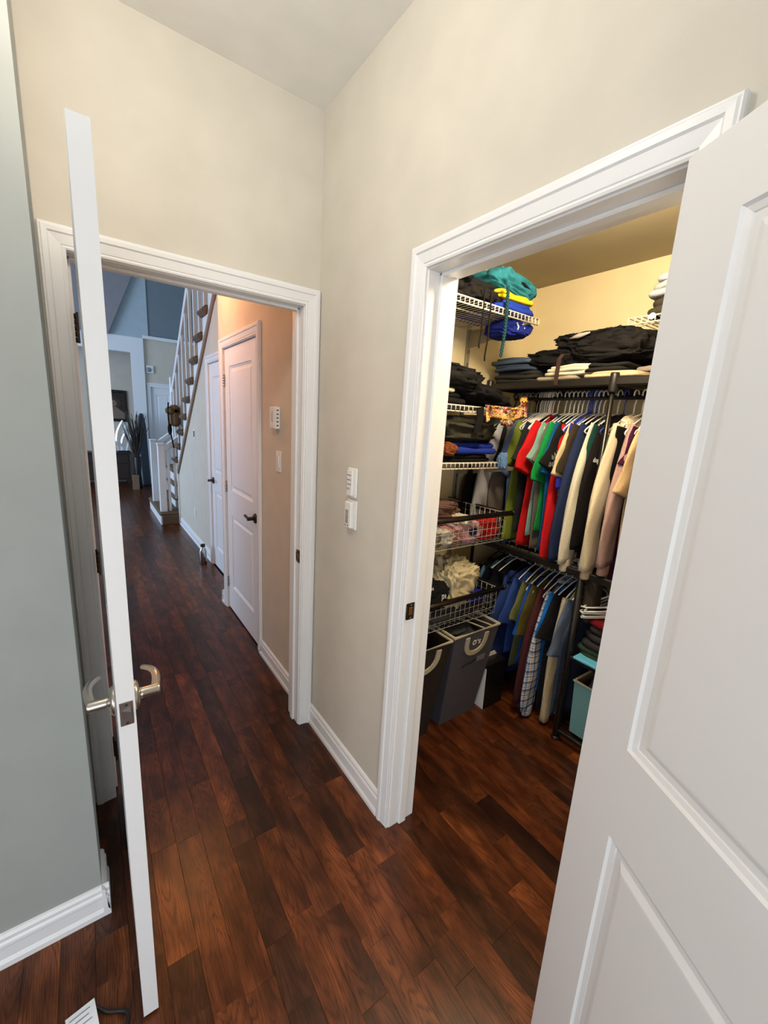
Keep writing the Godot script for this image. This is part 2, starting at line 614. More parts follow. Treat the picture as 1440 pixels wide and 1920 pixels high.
# a two-panel moulded leaf: x from the hinge edge, y up, front face z = 0, back z = -th; panels are parts
func leaf(parent: Node3D, w: float, h: float, th: float, panels: Array, stile: float) -> void:
	var b := MB.new()
	for f in 2:
		var z := 0.0 if f == 0 else -th
		var ys := [0.0]
		for p in panels:
			ys.append(p[0]); ys.append(p[1])
		ys.append(h)
		for i in ys.size() - 1:
			var y0: float = ys[i]
			var y1: float = ys[i + 1]
			var xs := [[0.0, w]] if i % 2 == 0 else [[0.0, stile], [w - stile, w]]
			for x in xs:
				var a := Vector3(x[0], y0, z)
				var c := Vector3(x[1], y1, z)
				if f == 0:
					b.q(a, Vector3(c.x, a.y, z), c, Vector3(a.x, c.y, z))
				else:
					b.q(a, Vector3(a.x, c.y, z), c, Vector3(c.x, a.y, z))
	b.q(Vector3(0, 0, -th), Vector3(0, 0, 0), Vector3(0, h, 0), Vector3(0, h, -th))
	b.q(Vector3(w, 0, 0), Vector3(w, 0, -th), Vector3(w, h, -th), Vector3(w, h, 0))
	b.q(Vector3(0, h, 0), Vector3(w, h, 0), Vector3(w, h, -th), Vector3(0, h, -th))
	b.q(Vector3(0, 0, -th), Vector3(w, 0, -th), Vector3(w, 0, 0), Vector3(0, 0, 0))
	b.flush(false)
	obj("leaf", b, M.door, parent)
	for p in panels:
		for f in 2:
			var pb := MB.new()
			var s := 1.0 if f == 0 else -1.0
			var z0 := 0.0 if f == 0 else -th
			var ring := func(k: Vector2) -> Array:
				return [Vector3(stile + k.x, p[0] + k.x, z0 + s * k.y), Vector3(w - stile - k.x, p[0] + k.x, z0 + s * k.y), Vector3(w - stile - k.x, p[1] - k.x, z0 + s * k.y), Vector3(stile + k.x, p[1] - k.x, z0 + s * k.y)]
			for i in MOULD.size() - 1:
				var r0: Array = ring.call(MOULD[i])
				var r1: Array = ring.call(MOULD[i + 1])
				for j in 4:
					var k := (j + 1) % 4
					pb.q(r0[j], r0[k], r1[k], r1[j])
			var e: Array = ring.call(MOULD[MOULD.size() - 1])
			pb.q(e[0], e[1], e[2], e[3])
			# a closing back inside the leaf
			var zi := -th * 0.5
			var c0: Array = ring.call(Vector2.ZERO)
			for j in 4:
				var k := (j + 1) % 4
				pb.q(Vector3(c0[j].x, c0[j].y, zi), Vector3(c0[k].x, c0[k].y, zi), c0[k], c0[j])
			pb.q(Vector3(c0[3].x, c0[3].y, zi), Vector3(c0[2].x, c0[2].y, zi), Vector3(c0[1].x, c0[1].y, zi), Vector3(c0[0].x, c0[0].y, zi))
			pb.flush(false)
			obj("panel", pb, M.door, parent)

# lever handle on a face: at its spindle, out along n, lever pointing along d
func lever(parent: Node3D, at: Vector3, n: Vector3, d: Vector3, m: Material, reach := 0.055) -> void:
	var h := Node3D.new()
	h.name = "handle"
	parent.add_child(h, true)
	var x := n.cross(Vector3.UP).normalized()
	var tr := Transform3D(Basis(x, n, x.cross(n)), at)
	obj("rosette", MB.new().lathe([Vector2(0, 0), Vector2(0.033, 0), Vector2(0.033, 0.006), Vector2(0.028, 0.011), Vector2(0.016, 0.013), Vector2(0, 0.013)], 22, tr), m, h)
	obj("neck", MB.new().lathe([Vector2(0.0135, 0.008), Vector2(0.0125, 0.02), Vector2(0.0125, reach - 0.004), Vector2(0.0115, reach), Vector2(0, reach + 0.001)], 18, tr), m, h)
	var o := at + n * (reach - 0.011)
	var pts := []
	for i in 11:
		var k := i / 10.0
		pts.append(o + d * 0.115 * k + n * (0.012 * sin(k * PI * 0.9) - 0.018 * k * k) + Vector3.UP * (0.010 * sin(k * PI)))
	var rr := []
	for i in 11:
		rr.append(lerpf(0.010, 0.0075, i / 10.0))
	obj("lever", MB.new().tube(pts, rr, 10, true, false, Vector2(1.0, 0.75)), m, h)

func hinge(parent: Node3D, at: Vector3, m: Material, plate: Vector3) -> void:
	var h := Node3D.new()
	h.name = "hinge"
	parent.add_child(h, true)
	for k in 5:
		var y := -0.045 + k * 0.018
		obj("knuckle", MB.new().lathe([Vector2(0, y), Vector2(0.0062, y + 0.0006), Vector2(0.0062, y + 0.0168), Vector2(0, y + 0.0174)], 12, Transform3D(Basis(), at)), m, h)
	obj("plate", MB.new().box(at + plate * 0.5, Vector3(maxf(absf(plate.x), 0.002), 0.089, maxf(absf(plate.z), 0.002))), m, h)

func strike(called: String, label: String, at: Vector3, turn: float) -> void:
	# plate lying in its xy plane, facing +z
	var t := thing(called, label, "strike plate", at, turn)
	var p := MB.new()
	p.prism(PackedVector2Array([Vector2(-0.014, -0.029), Vector2(-0.010, -0.031), Vector2(0.021, -0.031), Vector2(0.021, 0.031), Vector2(-0.010, 0.031), Vector2(-0.014, 0.029)]), 0.0, 0.0016)
	obj("plate", p, M.bronze, t)
	obj("latch_hole", MB.new().box(Vector3(0.006, 0, 0.0018), Vector3(0.014, 0.03, 0.001), 0.0004), M.brass, t)
	for y in [-0.024, 0.024]:
		obj("screw", MB.new().lathe([Vector2(0, 0.0008), Vector2(0.0034, 0.0008), Vector2(0.003, 0.0022), Vector2(0, 0.0024)], 10, Transform3D(Basis(Vector3.RIGHT, PI / 2), Vector3(0.006, y, 0.001))), M.brass, t)
	obj("lip", MB.new().tube([Vector3(-0.012, -0.02, 0.001), Vector3(-0.012, 0.02, 0.001)], 0.003, 8), M.bronze, t)

# ---------------------------------------------------------------- floor
func planks() -> void:
	var fl := thing("floor", "dark reddish brown hardwood strip floor of bedroom, closet and hall", "floor", Vector3.ZERO, 0.0, "", "structure")
	obj("subfloor", MB.new().span(Vector3(-4.2, -0.12, -11.0), Vector3(2.7, -0.012, 2.3)), M.gap, fl)
	var w := 0.083
	var x0 := 0.0735
	# end joints seen in the photograph, per row
	var joints := {-6: [-1.02], -4: [-0.75], -2: [-1.21], 0: [-1.404, -1.03, -0.56], 1: [-1.40, -2.1], 2: [-1.63, -0.847], 3: [-1.366, -2.51, -0.92], 4: [-1.56, -1.27, -0.95], 5: [-1.9, -0.64], 6: [-1.35, -0.75], 7: [-1.9, -1.02, -0.623], 8: [-1.345, -0.936, -0.543], 9: [-1.2, -0.7], 10: [-0.98, -0.55], 11: [-0.55, -1.3], 12: [-0.97, -0.62], 13: [-1.35, -0.76], 14: [-0.92, -0.52], 15: [-1.25, -0.68], 16: [-0.91, -0.79]}
	var tones := {[0, -1.2]: 5, [0, -0.8]: 4, [1, -1.2]: 1, [2, -1.2]: 2, [3, -1.5]: 4, [4, -1.4]: 6, [3, -2.2]: 5, [4, -1.1]: 1, [5, -1.2]: 3, [6, -1.1]: 0, [7, -0.8]: 1, [8, -1.1]: 5, [8, -0.7]: 3, [8, -1.5]: 4, [9, -0.9]: 1, [10, -0.7]: 4, [14, -0.7]: 6, [12, -0.8]: 0, [13, -0.7]: 2}
	var r := RandomNumberGenerator.new()
	r.seed = 2024
	var extra := {}
	for row in range(-28, 28):
		var xa := x0 + row * w
		var zs := []
		var z_hi := -0.22
		var z_lo := -6.45
		if xa + w > 1.02:
			z_lo = CZL
		if xa < -0.30:
			z_lo = -1.29
			if xa < -0.75:
				continue
		if xa > CXB:
			continue
		var fixed: Array = joints.get(row, [])
		fixed.sort()
		fixed.reverse()
		zs.append(z_hi)
		for f in fixed:
			if f < z_hi - 0.1 and f > z_lo + 0.1:
				zs.append(f)
		var z: float = zs[zs.size() - 1]
		while z > z_lo + 0.25:
			z -= r.randf_range(0.38, 1.15)
			if z > z_lo + 0.2:
				zs.append(z)
		zs.append(z_lo)
		for i in zs.size() - 1:
			var za: float = zs[i + 1]
			var zb: float = zs[i]
			if zb - za < 0.02:
				continue
			var tone := -1
			for k in tones:
				if k[0] == row and k[1] > za and k[1] < zb:
					tone = tones[k]
			var pick := r.randf()
			if tone < 0:
				tone = [1, 2, 2, 3, 3, 0, 1, 4, 5, 2, 3, 4][int(pick * 12.0) % 12]
			var g := 0.00015
			var ch := 0.0006
			var dy := r.randf_range(-0.0002, 0.0002)
			var m := MB.new()
			var uo := Vector2(r.randf(), r.randf())
			var lo := Vector3(xa + g, -0.012, za + g * 0.6)
			var hi := Vector3(xa + w - g, dy, zb - g * 0.6)
			var us := Vector2(1.0 / 0.42, 1.0 / 0.95)
			var uvf := func(p: Vector3) -> Vector2:
				return uo + Vector2((p.x - xa) * us.x, (p.z - za) * us.y)
			var top := [Vector3(lo.x + ch, hi.y, lo.z + ch), Vector3(lo.x + ch, hi.y, hi.z - ch), Vector3(hi.x - ch, hi.y, hi.z - ch), Vector3(hi.x - ch, hi.y, lo.z + ch)]
			var mid := [Vector3(lo.x, hi.y - ch, lo.z), Vector3(lo.x, hi.y - ch, hi.z), Vector3(hi.x, hi.y - ch, hi.z), Vector3(hi.x, hi.y - ch, lo.z)]
			var bot := [Vector3(lo.x, lo.y, lo.z), Vector3(lo.x, lo.y, hi.z), Vector3(hi.x, lo.y, hi.z), Vector3(hi.x, lo.y, lo.z)]
			m.q(top[0], top[1], top[2], top[3], uvf.call(top[0]), uvf.call(top[1]), uvf.call(top[2]), uvf.call(top[3]))
			for j in 4:
				var k := (j + 1) % 4
				m.q(mid[j], mid[k], top[k], top[j], uvf.call(mid[j]), uvf.call(mid[k]), uvf.call(top[k]), uvf.call(top[j]))
				m.q(bot[j], bot[k], mid[k], mid[j], uvf.call(mid[j]), uvf.call(mid[k]), uvf.call(mid[k]), uvf.call(mid[j]))
			m.q(bot[3], bot[2], bot[1], bot[0])
			m.flush(false)
			obj("plank", m, M["plank%d%d" % [tone, r.randi() % 2]], fl)
	# planks of the living room and of the bedroom behind the camera, too far or unseen: one piece per tone
	for tone in [1, 2, 3]:
		var m := MB.new()
		var cnt := 0
		for row in range(-44, 28):
			var xa := x0 + row * w
			for seg in 20:
				var za := -10.9 + seg * 0.7 + 0.35 * (absi(row) % 2)
				var zb := za + 0.7
				if posmod(row * 7 + seg * 5, 3) + 1 != tone:
					continue
				if xa >= -0.36 and xa < 1.02:
					if za > -6.45:
						continue
					zb = minf(zb, -6.452)
				if xa + w > 1.02 and za > -6.6:
					continue
				if xa < -0.30 and za > -3.65:
					continue
				m.span(Vector3(xa + 0.0007, -0.012, za + 0.0005), Vector3(xa + w - 0.0007, 0.0, zb - 0.0005))
				cnt += 1
			# bedroom part
			if xa + w < XB + 0.1 and (row + 60) % 3 + 1 == tone:
				m.span(Vector3(xa + 0.0007, -0.012, -0.219 if xa > -0.75 else -1.29), Vector3(xa + w - 0.0007, 0.0, 2.0))
			elif xa < CXB and xa > XB and (row + 60) % 3 + 1 == tone:
				m.span(Vector3(xa + 0.0007, -0.012, -0.219), Vector3(xa + w - 0.0007, 0.0, 0.5))
		var o := obj("far_planks", m, M["plank%d0" % tone], fl)
		o.set_meta("kind", "stuff")

# ---------------------------------------------------------------- walls and doors
func shell() -> void:
	planks()
	flush_lamp("bedroom_lamp", "round glowing flush lamp on the bedroom ceiling", Vector3(0.02, CEIL, -0.90), 0.15, Color(1.0, 0.975, 0.935), 0.50)
	var c0 := -0.012 - 0.004    # clear opening of the bedroom door in x
	var c1 := 0.782
	var hd := 2.018
	var z0 := -1.030            # clear opening of the closet door in z
	var z1 := -0.375
	var hc := 2.005
	# wall with the bedroom door
	struct("wall_front", MB.new().span(Vector3(-0.24, 0, ZAI), Vector3(c0 - 0.018, CEIL, ZA)).span(Vector3(c1 + 0.018, 0, ZAI), Vector3(XBI, CEIL, ZA)).span(Vector3(c0 - 0.018, hd + 0.018, ZAI), Vector3(c1 + 0.018, CEIL, ZA)), M.wall, "beige bedroom wall with the doorway to the hall", "wall")
	# wall with the closet door
	struct("wall_right", MB.new().span(Vector3(XB, 0, ZA), Vector3(XBI, CEIL, z0 - 0.018)).span(Vector3(XB, 0, z1 + 0.018), Vector3(XBI, CEIL, 2.0)).span(Vector3(XB, hc + 0.018, z0 - 0.018), Vector3(XBI, CEIL, z1 + 0.018)), M.wall, "beige bedroom wall with the closet doorway", "wall")
	# wall nib at the left
	struct("wall_left", MB.new().span(Vector3(-2.2, 0, -1.42), Vector3(-0.068, CEIL, -1.29)), M.nib, "wall end at the left beside the open bedroom door, its dimness set in a grey green colour", "wall")
	struct("wall_left_return", MB.new().span(Vector3(-0.24, 0, ZA), Vector3(-0.082, CEIL, -1.42)), M.wall, "narrow beige return wall behind the open bedroom door", "wall")
	# unseen rest of the bedroom
	struct("wall_back", MB.new().span(Vector3(-2.3, 0, 1.9), Vector3(-1.55, CEIL, 2.0)).span(Vector3(-0.15, 0, 1.9), Vector3(XB, CEIL, 2.0)).span(Vector3(-1.55, 0, 1.9), Vector3(-0.15, 0.2, 2.0)).span(Vector3(-1.55, 1.85, 1.9), Vector3(-0.15, CEIL, 2.0)), M.wall, "bedroom wall with the window behind the camera", "wall")
	struct("wall_side", MB.new().span(Vector3(-2.3, 0, -1.42), Vector3(-2.2, CEIL, -0.05)).span(Vector3(-2.3, 0, 1.15), Vector3(-2.2, CEIL, 1.9)).span(Vector3(-2.3, 0, -0.05), Vector3(-2.2, 0.7, 1.15)).span(Vector3(-2.3, 2.05, -0.05), Vector3(-2.2, CEIL, 1.15)), M.wall, "bedroom side wall with a window", "wall")
	var w1 := thing("window_1", "white framed bedroom window behind the camera", "window", Vector3(-0.85, 0.2, 1.95), 0.0, "", "structure")
	obj("window_frame", MB.new().span(Vector3(-0.7, 0, -0.03), Vector3(-0.65, 1.65, 0.03), 0.004).span(Vector3(0.65, 0, -0.03), Vector3(0.7, 1.65, 0.03), 0.004).span(Vector3(-0.65, 0, -0.03), Vector3(0.65, 0.05, 0.03), 0.004).span(Vector3(-0.65, 1.6, -0.03), Vector3(0.65, 1.65, 0.03), 0.004), M.trim, w1)
	obj("pane", MB.new().span(Vector3(-0.65, 0.05, -0.003), Vector3(0.65, 1.6, 0.003)), M.pane, w1)
	var w2 := thing("window_2", "white framed unseen side window of the bedroom, place of the added light", "window", Vector3(-2.25, 0.7, 0.55), 0.0, "", "structure")
	obj("window_frame", MB.new().span(Vector3(-0.03, 0, -0.6), Vector3(0.03, 1.35, -0.55), 0.004).span(Vector3(-0.03, 0, 0.55), Vector3(0.03, 1.35, 0.6), 0.004).span(Vector3(-0.03, 0, -0.55), Vector3(0.03, 0.05, 0.55), 0.004).span(Vector3(-0.03, 1.3, -0.55), Vector3(0.03, 1.35, 0.55), 0.004), M.trim, w2)
	obj("pane", MB.new().span(Vector3(-0.003, 0.05, -0.55), Vector3(0.003, 1.3, 0.55)), M.pane, w2)
	struct("ceiling", MB.new().span(Vector3(-2.3, CEIL, ZAI), Vector3(XBI, CEIL + 0.12, 2.0)), M.ceiling, "plain off white bedroom ceiling", "ceiling")
	# bedroom doorway
	var j := casing("trim_1", Vector3(-0.012, 0, ZA), Vector3(0.786, 0, ZA), 2.022, Vector3(0, 0, 1), "white moulded casing round the bedroom doorway")
	var j2 := thing("trim_2", "white jamb lining of the bedroom doorway", "door jamb", Vector3.ZERO, 0.0, "", "structure")
	jamb(j2, Vector3(c0, 0, ZAI), Vector3(c1, hd, ZA), true)
	casing("trim_3", Vector3(-0.012, 0, ZAI), Vector3(0.786, 0, ZAI), 2.022, Vector3(0, 0, -1), "white casing on the hall side of the bedroom doorway")
	# closet doorway
	casing("trim_4", Vector3(XB, 0, z0 - 0.004), Vector3(XB, 0, z1 + 0.004), hc + 0.004, Vector3(-1, 0, 0), "white moulded casing round the closet doorway")
	var j3 := thing("trim_5", "white jamb lining of the closet doorway", "door jamb", Vector3.ZERO, 0.0, "", "structure")
	jamb(j3, Vector3(XB, 0, z0), Vector3(XBI, hc, z1), false)
	# baseboards
	baseboard("baseboard_right", Vector3(XB, 0, ZA), Vector3(XB, 0, z0 - 0.07), Vector3(-1, 0, 0), "white moulded baseboard between the two doorways")
	baseboard("baseboard_left", Vector3(-2.2, 0, -1.29), Vector3(-0.049, 0, -1.29), Vector3(0, 0, 1), "white moulded baseboard under the pale wall end at left")
	baseboard("baseboard_return", Vector3(-0.068, 0, -1.271), Vector3(-0.068, 0, -1.42), Vector3(1, 0, 0), "short baseboard return behind the open door")
	# bedroom door, standing open
	var d1 := thing("door_1", "white two panel bedroom door standing open, seen edge on", "door", Vector3(0.008, 0.011, -1.741), 0.0, "", "structure")
	d1.basis = Basis(Vector3(0, 0, 1), Vector3.UP, Vector3(-1, 0, 0))
	leaf(d1, 0.796, 2.006, 0.034, [[0.20, 0.79], [0.985, 1.88]], 0.118)
	lever(d1, Vector3(0.796 - 0.062, 0.897, 0.0), Vector3(0, 0, 1), Vector3(-1, 0, 0), M.nickel)
	lever(d1, Vector3(0.796 - 0.062, 0.897, -0.034), Vector3(0, 0, -1), Vector3(-1, 0, 0), M.nickel)
	var lp := Node3D.new()
	lp.name = "latch_plate"
	d1.add_child(lp, true)
	obj("faceplate", MB.new().box(Vector3(0.7966, 0.897, -0.017), Vector3(0.0022, 0.057, 0.0254), 0.0008), M.nickel, lp)
	obj("latch_bolt", MB.new().prism(PackedVector2Array([Vector2(0, -0.008), Vector2(0.012, -0.008), Vector2(0.001, 0.009), Vector2(0, 0.009)]), -0.009, 0.009, Transform3D(Basis(Vector3(1, 0, 0), Vector3(0, 0, 1), Vector3(0, -1, 0)), Vector3(0.797, 0.897, -0.017))), M.steel, lp)
	for y in [-0.022, 0.022]:
		obj("screw", MB.new().lathe([Vector2(0, 0), Vector2(0.0036, 0), Vector2(0.003, 0.0015), Vector2(0, 0.0018)], 10, Transform3D(Basis(Vector3(0, 0, 1), -PI / 2), Vector3(0.7975, 0.897 + y, -0.017))), M.slot, lp)
	for y in [0.22, 1.0, 1.787]:
		hinge(d1, Vector3(-0.002, y, 0.010), M.bronze, Vector3(0.03, 0, -0.006))
	# closet door, swung open towards the camera
	var d2 := thing("door_2", "white two panel closet door swung open, filling the right side", "door", Vector3(0.825, 0.011, -0.3616), 0.0, "", "structure")
	var dd := Vector3(-0.4805, 0, 0.877).normalized()
	d2.basis = Basis(dd, Vector3.UP, dd.cross(Vector3.UP))
	leaf(d2, 0.64, 1.99, 0.034, [[0.20, 0.791], [0.983, 1.87]], 0.118)
	lever(d2, Vector3(0.64 - 0.062, 0.897, 0.0), Vector3(0, 0, 1), Vector3(-1, 0, 0), M.nickel)
	lever(d2, Vector3(0.64 - 0.062, 0.897, -0.034), Vector3(0, 0, -1), Vector3(-1, 0, 0), M.nickel)
	# strikes
	strike("strike_plate", "bronze strike plate on the closet door jamb", Vector3(0.876, 0.917, z0 + 0.0002), 0.0)
	strike("strike_plate", "bronze strike plate on the bedroom doorway jamb", Vector3(c1 - 0.0002, 0.912, -1.768), -PI / 2)

# ---------------------------------------------------------------- cloth shapes
# flat lying folded cloth: layers with rounded front folds; origin at the middle of its underside
func folded(size: Vector3, layers: int, seed_: int, wob := 0.006, taper := 0.94) -> MB:
	var m := MB.new()
	var n := noise(seed_, 5.0, 2)
	var th := size.y / layers
	var nu := 40
	for l in layers:
		var k := pow(taper, l)
		var hx := size.x * 0.5 * (k + 0.03 * n.get_noise_2d(l * 3.1, 4.0))
		var hz := size.z * 0.5 * (k + 0.03 * n.get_noise_2d(l * 3.1, 9.0))
		var off := Vector3(0.02 * n.get_noise_2d(l * 5.3, 1.0), 0, 0.02 * n.get_noise_2d(l * 5.3, 2.0))
		var rings := []
		for i in 9:
			var a := PI * i / 8.0
			var inset := (1.0 - sin(a)) * th * 0.5
			var y := th * (l + 0.5 - 0.5 * cos(a))
			var ring := PackedVector3Array()
			for j in nu:
				var u := TAU * j / nu
				var cx := signf(cos(u)) * pow(absf(cos(u)), 0.28)
				var cz := signf(sin(u)) * pow(absf(sin(u)), 0.28)
				var p := Vector3(cx * (hx - inset), y, cz * (hz - inset)) + off
				var d := n.get_noise_3d(p.x * 1.3, l * 2.0, p.z * 1.3)
				var sag := 0.5 * th * n.get_noise_2d(p.x * 0.9 + 5.0, p.z * 0.9)
				p.x += cx * d * wob * 2.0
				p.z += cz * d * wob * 2.0
				p.y += (d * wob + sag * 0.5) * (1.0 if l > 0 or i > 4 else 0.0)
				p.y = maxf(p.y, 0.0)
				ring.append(p)
			rings.append(ring)
		# top: shrink inward so the surface has folds of its own
		for s in [0.66, 0.33]:
			var src: PackedVector3Array = rings[8]
			var ring := PackedVector3Array()
			for p in src:
				var q := Vector3(p.x * s, p.y, p.z * s)
				q.y += wob * 0.9 * n.get_noise_3d(q.x * 2.0, l + 7.0, q.z * 2.0)
				ring.append(q)
			rings.append(ring)
		m.loft(rings, true)
	return m

# crumpled heap; origin at the middle of its underside
func heap(size: Vector3, seed_: int, amp := 0.16, freq := 1.7, pw := 0.62, nu := 84, nv := 46) -> MB:
	var m := MB.new()
	var n := noise(seed_, 1.0, 3)
	n.fractal_type = FastNoiseLite.FRACTAL_RIDGED
	var n2 := noise(seed_ + 5, 1.0, 2)
	var rings := []
	for i in nv + 1:
		var a := PI * (i + 0.02) / (nv + 0.04)
		var ring := PackedVector3Array()
		for j in nu:
			var b := TAU * j / nu
			var d := Vector3(sin(a) * cos(b), -cos(a), sin(a) * sin(b))
			var p := Vector3(signf(d.x) * pow(absf(d.x), pw), signf(d.y) * pow(absf(d.y), pw), signf(d.z) * pow(absf(d.z), pw))
			p = p / maxf(1.0, p.length() * 0.85)
			var w := n.get_noise_3d(d.x * freq, d.y * freq * 1.4, d.z * freq) + 0.10 * n.get_noise_3d(d.x * freq * 1.7 + 9.0, d.y * freq * 1.9, d.z * freq * 1.7)
			var w2 := n2.get_noise_3d(d.x * 0.9, d.y * 0.9, d.z * 0.9)
			var k := 1.0 + amp * (w - 0.3) + amp * 1.2 * w2
			p = Vector3(p.x * size.x * 0.5 * k, size.y * 0.5 + p.y * size.y * 0.5 * k, p.z * size.z * 0.5 * k)
			p.y = maxf(p.y, 0.0)
			ring.append(p)
		rings.append(ring)
	m.loft(rings, true)
	return m

# cloth hanging over an edge or a strap: a band of width w along a path, thickness th
func band(pts: Array, w: float, th: float, across: Vector3) -> MB:
	var rings := []
	var n := pts.size()
	for i in n:
		var d: Vector3 = (pts[mini(i + 1, n - 1)] - pts[maxi(i - 1, 0)]).normalized()
		var nn := d.cross(across).normalized()
		var a := across.normalized() * w * 0.5
		var h := nn * th * 0.5
		rings.append(PackedVector3Array([pts[i] - a - h, pts[i] + a - h, pts[i] + a + h, pts[i] - a + h]))
	return MB.new().loft(rings, false)

# ---------------------------------------------------------------- hanging clothes
# x runs across the shoulders (front is -x), y is up from the rod, z is the thin way
func garment_body(half: float, hem: float, th: float, seed_: int, sleeveless := false) -> MB:
	var m := MB.new()
	var r := RandomNumberGenerator.new()
	r.seed = seed_
	var ph := r.randf() * TAU
	var ph2 := r.randf() * TAU
	var fr := r.randf_range(26.0, 42.0)
	var nu := 44
	var nv := 22
	var rings := []
	for i in nv + 1:
		var t := i / float(nv)
		var ring := PackedVector3Array()
		var hw := lerpf(half * (0.78 if not sleeveless else 0.62), half, smoothstep(0.0, 0.35, t)) * (1.0 + 0.05 * sin(t * 5.0 + ph2))
		var tk := lerpf(0.007, th, smoothstep(0.0, 0.18, t)) * (1.0 - 0.15 * t)
		for j in nu:
			var u := TAU * j / nu
			var x := hw * signf(cos(u)) * pow(absf(cos(u)), 0.85)
			var ax := absf(x)
			var top := -0.100 - 0.070 * smoothstep(0.05, 0.17, ax)
			if ax < 0.07:
				top -= 0.030 * (1.0 - pow(ax / 0.07, 2)) * (2.4 if sleeveless else 1.0)
			var y := lerpf(top, hem + 0.012 * sin(x * 14.0 + ph), t)
			var wave := sin(x * fr + ph + 0.8 * sin(t * 3.0)) * 0.55 + sin(x * fr * 0.47 + ph2) * 0.45
			var z := tk * sin(u) + 0.012 * t * wave
			ring.append(Vector3(x, y, z))
		rings.append(ring)
	m.loft(rings, true)
	return m

func garment_sleeve(side: float, pts: Array, a0: float, a1: float, b0: float, seed_: int) -> MB:
	var m := MB.new()
	var r := RandomNumberGenerator.new()
	r.seed = seed_ + int(side) * 31
	var ph := r.randf() * TAU
	var crv := Curve3D.new()
	for i in pts.size():
		var p: Vector3 = pts[i]
		var prev: Vector3 = pts[maxi(i - 1, 0)]
		var next: Vector3 = pts[mini(i + 1, pts.size() - 1)]
		var tan := (next - prev) * 0.22
		crv.add_point(Vector3(p.x * side, p.y, p.z), Vector3(-tan.x * side, -tan.y, -tan.z), Vector3(tan.x * side, tan.y, tan.z))
	var L := crv.get_baked_length()
	var steps := 18
	var rings := []
	for i in steps + 1:
		var t := i / float(steps)
		var c := crv.sample_baked(L * t, true)
		var d := (crv.sample_baked(minf(L, L * t + 0.01), true) - crv.sample_baked(maxf(0.0, L * t - 0.01), true)).normalized()
		var across := Vector3(-d.y, d.x, 0).normalized()
		var dep := d.cross(across).normalized()
		var ra := lerpf(a0, a1, t) * (1.0 + 0.07 * sin(t * 9.0 + ph))
		var rb := b0 * lerpf(0.75, 1.0, smoothstep(0.0, 0.3, t)) * (1.0 + 0.12 * sin(t * 13.0 + ph))
		var ring := PackedVector3Array()
		for j in 26:
			var u := TAU * j / 26
			var k := 1.0 + 0.07 * sin(3.0 * u + ph + t * 6.0) + 0.04 * sin(5.0 * u - t * 11.0)
			ring.append(c + across * cos(u) * ra * k + dep * sin(u) * rb * k)
		rings.append(ring)
	m.loft(rings, true)
	return m

const ROD_X := 2.12

# sleeve: "short", "long", "none"; extra: collar, hood, cuff, hem colours
func garment(called: String, label: String, category: String, z: float, rod_y: float, m: Material, o: Dictionary, group: String) -> Node3D:
	var sd: int = o.get("seed", int(absf(z) * 1000))
	var t := thing(called, label, category, Vector3(ROD_X + o.get("dx", 0.0), rod_y, z), o.get("yaw", 0.0), group)
	var half: float = o.get("half", 0.205)
	var hem: float = o.get("hem", -0.72)
	var th: float = o.get("th", 0.016)
	var sl: String = o.get("sleeve", "short")
	obj("body", garment_body(half, hem, th, sd, sl == "none"), m, t)
	var sm: Material = o.get("sleeve_mat", m)
	var out: float = o.get("out", 0.0)
	if sl == "short":
		var tip: float = o.get("tip", -0.39)
		for s in [-1.0, 1.0]:
			obj("sleeve", garment_sleeve(s, [Vector3(0.135, -0.150, 0), Vector3(0.178 + out * 0.5, -0.26, 0.003), Vector3(0.222 + out, tip, 0.006)], 0.055, o.get("wide", 0.076), o.get("sth", 0.015), sd), sm, t)
	elif sl == "long":
		var tip: float = o.get("tip", -0.80)
		for s in [-1.0, 1.0]:
			var e := Vector3(0.215 + out, tip, 0.004)
			obj("sleeve", garment_sleeve(s, [Vector3(0.130, -0.150, 0), Vector3(0.195 + out * 0.7, lerpf(-0.15, tip, 0.3), 0.004), Vector3(0.232 + out, lerpf(-0.15, tip, 0.65), 0.008), e], 0.056, o.get("wide", 0.058), o.get("sth", 0.019), sd), sm, t)
			if o.has("cuff"):
				var c := Vector3(e.x * s, e.y, e.z)
				obj("cuff", MB.new().tube([c + Vector3(0, 0.012, 0), c + Vector3(0, 0.004, 0), c + Vector3(0, -0.045, 0), c + Vector3(0, -0.052, 0)], [0.040, 0.044, 0.043, 0.038], 20, true, false, Vector2(1.0, 0.5), Vector3(0, 0, 1)), o.cuff, t)
	if o.has("collar"):
		var pts := []
		for i in 18:
			var a := TAU * i / 18
			pts.append(Vector3(0.068 * cos(a), -0.112 + 0.012 * absf(cos(a)), 0.016 * sin(a)))
		obj("collar", MB.new().tube(pts, 0.011, 8, true, true), o.collar, t)
	if o.get("hood", false):
		var h := obj("hood", heap(Vector3(0.19, 0.11, 0.06), sd + 3, 0.12, 1.5), m, t)
		h.position = Vector3(-0.03, -0.20, 0.012)
	if o.has("stripe"):
		for k in 3:
			var x := -0.222 - 0.004 * k
			obj("stripe", band([Vector3(-0.165, -0.20, 0.018 + 0.0005 * k), Vector3(-0.215 - 0.012 * k, -0.34, 0.0245), Vector3(-0.25 + 0.016 * k, -0.52, 0.0290), Vector3(-0.245 + 0.016 * k, -0.70, 0.0275)], 0.007, 0.003, Vector3(1, 0.1, 0)), o.stripe, t)
	return t

